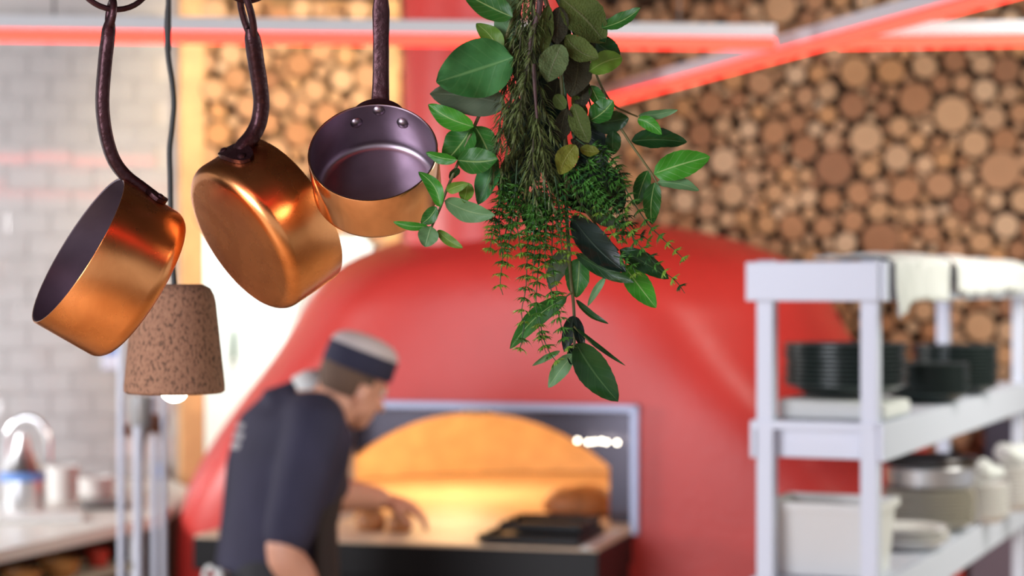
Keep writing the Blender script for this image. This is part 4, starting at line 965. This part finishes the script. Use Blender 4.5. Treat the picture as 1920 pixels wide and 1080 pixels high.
# lemon-leaved branch below
s_ = stem('lemon_leaf_sprig', [([tie, (1040, 60), (1058, 220), (1062, 390), (1065, 440), (1070, 520), (1075, 565), (1077, 605), (1077, 640), (1074, 664)], 4.4, .006), ([(1062, 330), (1088, 380), (1108, 408), (1132, 440), (1160, 470)], 3, .004), ([(1076, 612), (1092, 628), (1110, 645)], 2, .004), ([(1072, 548), (1062, 556)], 2, .004)], m_stem)
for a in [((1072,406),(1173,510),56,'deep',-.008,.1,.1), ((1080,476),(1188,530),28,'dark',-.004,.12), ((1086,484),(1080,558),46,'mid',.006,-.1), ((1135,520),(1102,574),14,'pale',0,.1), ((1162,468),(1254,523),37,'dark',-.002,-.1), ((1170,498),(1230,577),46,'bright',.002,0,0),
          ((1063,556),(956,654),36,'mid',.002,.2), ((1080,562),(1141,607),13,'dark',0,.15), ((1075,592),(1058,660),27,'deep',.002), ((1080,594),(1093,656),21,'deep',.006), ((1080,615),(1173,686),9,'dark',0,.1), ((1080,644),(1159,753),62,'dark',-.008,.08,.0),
          ((1075,664),(1028,727),31,'pale',-.004,.1), ((1050,658),(998,686),12,'pale',0), ((1076,645),(1070,684),20,'deep',.006), ((1063,468),(1030,542),36,'grey',.01,.1), ((1104,394),(1168,426),26,'grey',.004,.1), ((1110,400),(1150,380),20,'dark',.004)]:
    leaf(s_, *a[:4], dz=a[4], bend=a[5] if len(a) > 5 else 0., roll=a[6] if len(a) > 6 else None, serr=.015)
# dark inner leaves
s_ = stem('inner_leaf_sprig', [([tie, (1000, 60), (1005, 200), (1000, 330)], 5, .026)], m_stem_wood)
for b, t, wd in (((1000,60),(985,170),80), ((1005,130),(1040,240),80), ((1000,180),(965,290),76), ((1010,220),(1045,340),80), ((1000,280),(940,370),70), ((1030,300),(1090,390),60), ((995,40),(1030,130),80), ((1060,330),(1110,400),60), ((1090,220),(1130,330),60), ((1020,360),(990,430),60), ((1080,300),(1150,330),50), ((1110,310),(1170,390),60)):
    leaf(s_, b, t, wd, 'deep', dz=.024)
# rosemary: each sprig a stem with its needles
def rosemary(pts, dz, start=0., ln=33, dens=4.7, woody=True):
    s_ = stem('rosemary_sprig', [(pts, 1.7, dz)], m_rose_stem)
    P = smoothpts([W(x, y, HD+dz) for x, y in pts], 10); m = MB(); acc = 0; L = sum((b-a).length for a, b in zip(P, P[1:])); px = HD/F; k = 0; run = 0
    for a, b in zip(P, P[1:]):
        T = (b-a).normalized(); acc += (b-a).length; run += (b-a).length
        while acc > dens*px:
            acc -= dens*px; k += 1
            if run/L < start: continue
            for h in range(3):
                an = k*1.9 + h*2.1 + rl_.uniform(-.5, .5); S = T.orthogonal().normalized(); B = T.cross(S); rd_ = S*math.cos(an)+B*math.sin(an)
                tip = max(.45, 1-.5*max(0, run/L-.8)/.2); l = ln*px*rl_.uniform(.7, 1.15)*tip; op_ = rl_.uniform(.6, 1.1)*(1 if run/L < .93 else .6)
                d1 = (T*math.cos(op_)+rd_*math.sin(op_)); d2 = (T*math.cos(op_*.55)+rd_*math.sin(op_*.55)); w_ = d1.cross(rd_+T*.3).normalized()*(1.45*px)
                p0 = a.lerp(b, .5); p1 = p0+d1*l*.5; p2 = p1+d2*l*.5; nrm = d1.cross(w_).normalized()*(.7*px)
                m.add([p0-w_*.6, p0+w_*.6, p1+w_, p1-w_, p1+nrm, p2], [(0,1,2,4),(1,0,3,4),(0,4,3),(3,4,5),(4,2,5),(2,3,5)], 1 if rl_.random() < .18 else 0)
    o = m.build('needles', [m_needle, m_needle_back], s_, smooth=False); o['kind'] = 'stuff'
for pts, dz, st in (([tie, (985, -10), (978, 60), (965, 150), (945, 230), (930, 290), (921, 348)], -.012, .1), ([tie, (1000, -10), (1000, 60), (990, 130), (973, 200), (968, 250), (957, 292)], -.016, .1), ([(1006, 40), (996, 100), (982, 160), (972, 222)], -.022, 0),
                    ([(1004, 60), (1005, 150), (1007, 220), (1015, 262), (1023, 320), (1036, 390), (1050, 436)], -.016, .35), ([(1006, 120), (1004, 200), (1000, 270), (991, 320), (981, 370), (969, 414)], -.012, .25), ([(1006, 140), (1014, 180), (1024, 212), (1034, 242), (1042, 268)], -.01, .1),
                    ([tie, (980, -15), (966, 40), (958, 95), (950, 150)], -.004, .1), ([(995, 0), (988, 70), (978, 130), (962, 200)], -.008, .05), ([(1010, 220), (1012, 300), (1008, 370), (1000, 420)], -.008, .05), ([(1000, 80), (990, 180), (985, 260), (975, 330), (960, 390)], 0., .1), ([(1012, 240), (1030, 290), (1042, 350), (1048, 400)], -.002, .1),
                    ([(1020, 10), (1015, 80), (1010, 140)], -.01, .1), ([(978, 10), (956, 110), (942, 200), (930, 275)], -.008, .15), ([(992, 110), (962, 215), (948, 290), (938, 345)], -.014, .2), ([(985, 200), (965, 280), (950, 340), (940, 385)], -.006, .1), ([(1000, 260), (1000, 330), (1008, 390), (1012, 425)], -.016, .15)):
    rosemary(pts, dz, st)
stem('woody_stem', [([tie, (1012, -10), (1009, 28), (998, 60), (992, 110)], 7, -.016), ([(1000, 120), (1003, 170), (1007, 222)], 4, -.022)], m_stem_wood)
# feathery fronds: whorls of fine leaflets along thin stems
def frond(pts, dz, start=.3, gap=19, rad=17, dark=0., nb=18, tipmat=2):
    s_ = stem('feathery_sprig', [(pts, 1.25, dz)], m_stem_green)
    P = smoothpts([W(x, y, HD+dz) for x, y in pts], 14); m = MB(); px = HD/F; L = sum((b-a).length for a, b in zip(P, P[1:])); run = acc = 0
    for a, b in zip(P, P[1:]):
        T = (b-a).normalized(); run += (b-a).length; acc += (b-a).length
        f_ = run/L; g = gap*(1 if f_ > .55 else .62)
        if acc < g*px or f_ < start: continue
        acc = 0; S = T.orthogonal().normalized(); B = T.cross(S); R = 1.38*rad*px*(1 if f_ < .8 else .85)*rl_.uniform(.85, 1.15); mi = 0 if f_ < .82 else 1
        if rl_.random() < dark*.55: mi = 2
        for k in range(nb):
            an = 2*PI*k/nb + rl_.uniform(-.25, .25); rd_ = S*math.cos(an)+B*math.sin(an); r_ = R*rl_.uniform(.55, 1.1)
            p0 = a + rd_*.5*px; p1 = a + rd_*(r_*.55) + T*(r_*.18); p2 = a + rd_*r_ + T*(r_*rl_.uniform(.45, .75)); w_ = rd_.cross(T).normalized()*(1.9*px)
            m.add([p0, p1-w_, p1+w_, p2, p1+T*(.9*px)], [(0,1,4),(0,4,2),(1,3,4),(4,3,2)], mi)
            if rl_.random() < .7:      # a side leaflet
                p3 = p1 + (rd_*.5 + rd_.cross(T)*rl_.choice((-1, 1))*.8 + T*.35)*(r_*.42); m.add([p1, p1+T*(2.6*px), p3], [(0,1,2)], mi)
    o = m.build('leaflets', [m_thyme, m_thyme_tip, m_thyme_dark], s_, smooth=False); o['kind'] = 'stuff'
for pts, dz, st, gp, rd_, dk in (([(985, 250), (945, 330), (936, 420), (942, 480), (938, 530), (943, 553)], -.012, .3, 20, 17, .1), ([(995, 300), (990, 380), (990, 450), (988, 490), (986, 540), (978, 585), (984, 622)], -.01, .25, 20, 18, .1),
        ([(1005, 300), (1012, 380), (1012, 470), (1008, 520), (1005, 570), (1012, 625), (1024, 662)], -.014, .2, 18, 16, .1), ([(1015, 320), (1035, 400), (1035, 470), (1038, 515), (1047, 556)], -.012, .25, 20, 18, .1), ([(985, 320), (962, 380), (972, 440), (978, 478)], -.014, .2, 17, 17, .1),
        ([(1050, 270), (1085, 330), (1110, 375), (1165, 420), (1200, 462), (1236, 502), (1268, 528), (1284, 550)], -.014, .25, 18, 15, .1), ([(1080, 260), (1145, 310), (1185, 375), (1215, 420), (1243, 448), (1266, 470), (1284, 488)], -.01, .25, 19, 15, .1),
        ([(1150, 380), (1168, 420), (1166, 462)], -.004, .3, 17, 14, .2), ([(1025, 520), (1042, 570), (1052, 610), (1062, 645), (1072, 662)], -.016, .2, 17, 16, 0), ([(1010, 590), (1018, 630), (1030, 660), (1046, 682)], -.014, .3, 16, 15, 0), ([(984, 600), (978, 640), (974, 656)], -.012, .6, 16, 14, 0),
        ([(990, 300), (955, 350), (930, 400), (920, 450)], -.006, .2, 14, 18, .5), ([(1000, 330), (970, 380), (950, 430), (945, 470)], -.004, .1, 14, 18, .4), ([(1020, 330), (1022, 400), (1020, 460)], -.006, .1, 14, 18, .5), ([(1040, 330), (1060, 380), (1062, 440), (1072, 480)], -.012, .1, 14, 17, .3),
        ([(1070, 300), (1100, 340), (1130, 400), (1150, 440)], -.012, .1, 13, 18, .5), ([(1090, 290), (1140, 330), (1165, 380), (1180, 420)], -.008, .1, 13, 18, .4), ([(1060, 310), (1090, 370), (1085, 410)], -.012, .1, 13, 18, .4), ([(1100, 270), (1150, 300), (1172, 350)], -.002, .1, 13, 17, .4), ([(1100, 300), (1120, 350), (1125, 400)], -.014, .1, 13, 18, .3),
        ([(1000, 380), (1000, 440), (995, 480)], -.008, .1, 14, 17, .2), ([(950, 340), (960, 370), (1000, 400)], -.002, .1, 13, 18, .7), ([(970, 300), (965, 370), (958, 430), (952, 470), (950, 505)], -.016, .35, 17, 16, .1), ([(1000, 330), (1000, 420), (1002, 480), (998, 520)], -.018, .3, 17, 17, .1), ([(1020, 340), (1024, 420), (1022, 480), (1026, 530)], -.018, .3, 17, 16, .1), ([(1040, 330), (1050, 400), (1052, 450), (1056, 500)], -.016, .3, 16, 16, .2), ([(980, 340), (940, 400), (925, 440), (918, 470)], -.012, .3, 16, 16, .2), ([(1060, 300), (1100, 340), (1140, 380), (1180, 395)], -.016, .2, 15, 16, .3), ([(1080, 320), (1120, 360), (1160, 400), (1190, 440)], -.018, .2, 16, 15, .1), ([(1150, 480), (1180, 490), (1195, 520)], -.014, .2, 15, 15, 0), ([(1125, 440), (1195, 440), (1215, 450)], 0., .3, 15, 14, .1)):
    frond(pts, dz, st, gp, rd_, dk)
m = MB(); m.sweep([W(1000, -46, HD), W(1000, -56, HD), W(1000, -68, HD)], [.022, .0205, .022], n=24); m.build('twine_wrap', mat('twine', (.35, .25, .14), .9), hb)
m = MB(); m.tube([W(1000, -60, HD), V((W(1000, 0, HD).x, (HD+PR)/2, rail_z+.02)), V((W(1000, 0, HD).x, PR+.012, rail_z+.002)), V((W(1000, 0, HD).x, PR, rail_z-.012)), W(1003, -60, HD)], .0016, 6); m.build('twine_loop', MATS['twine'], hb)

for o in SC.objects:
    if 'base_at' in o: del o['base_at']
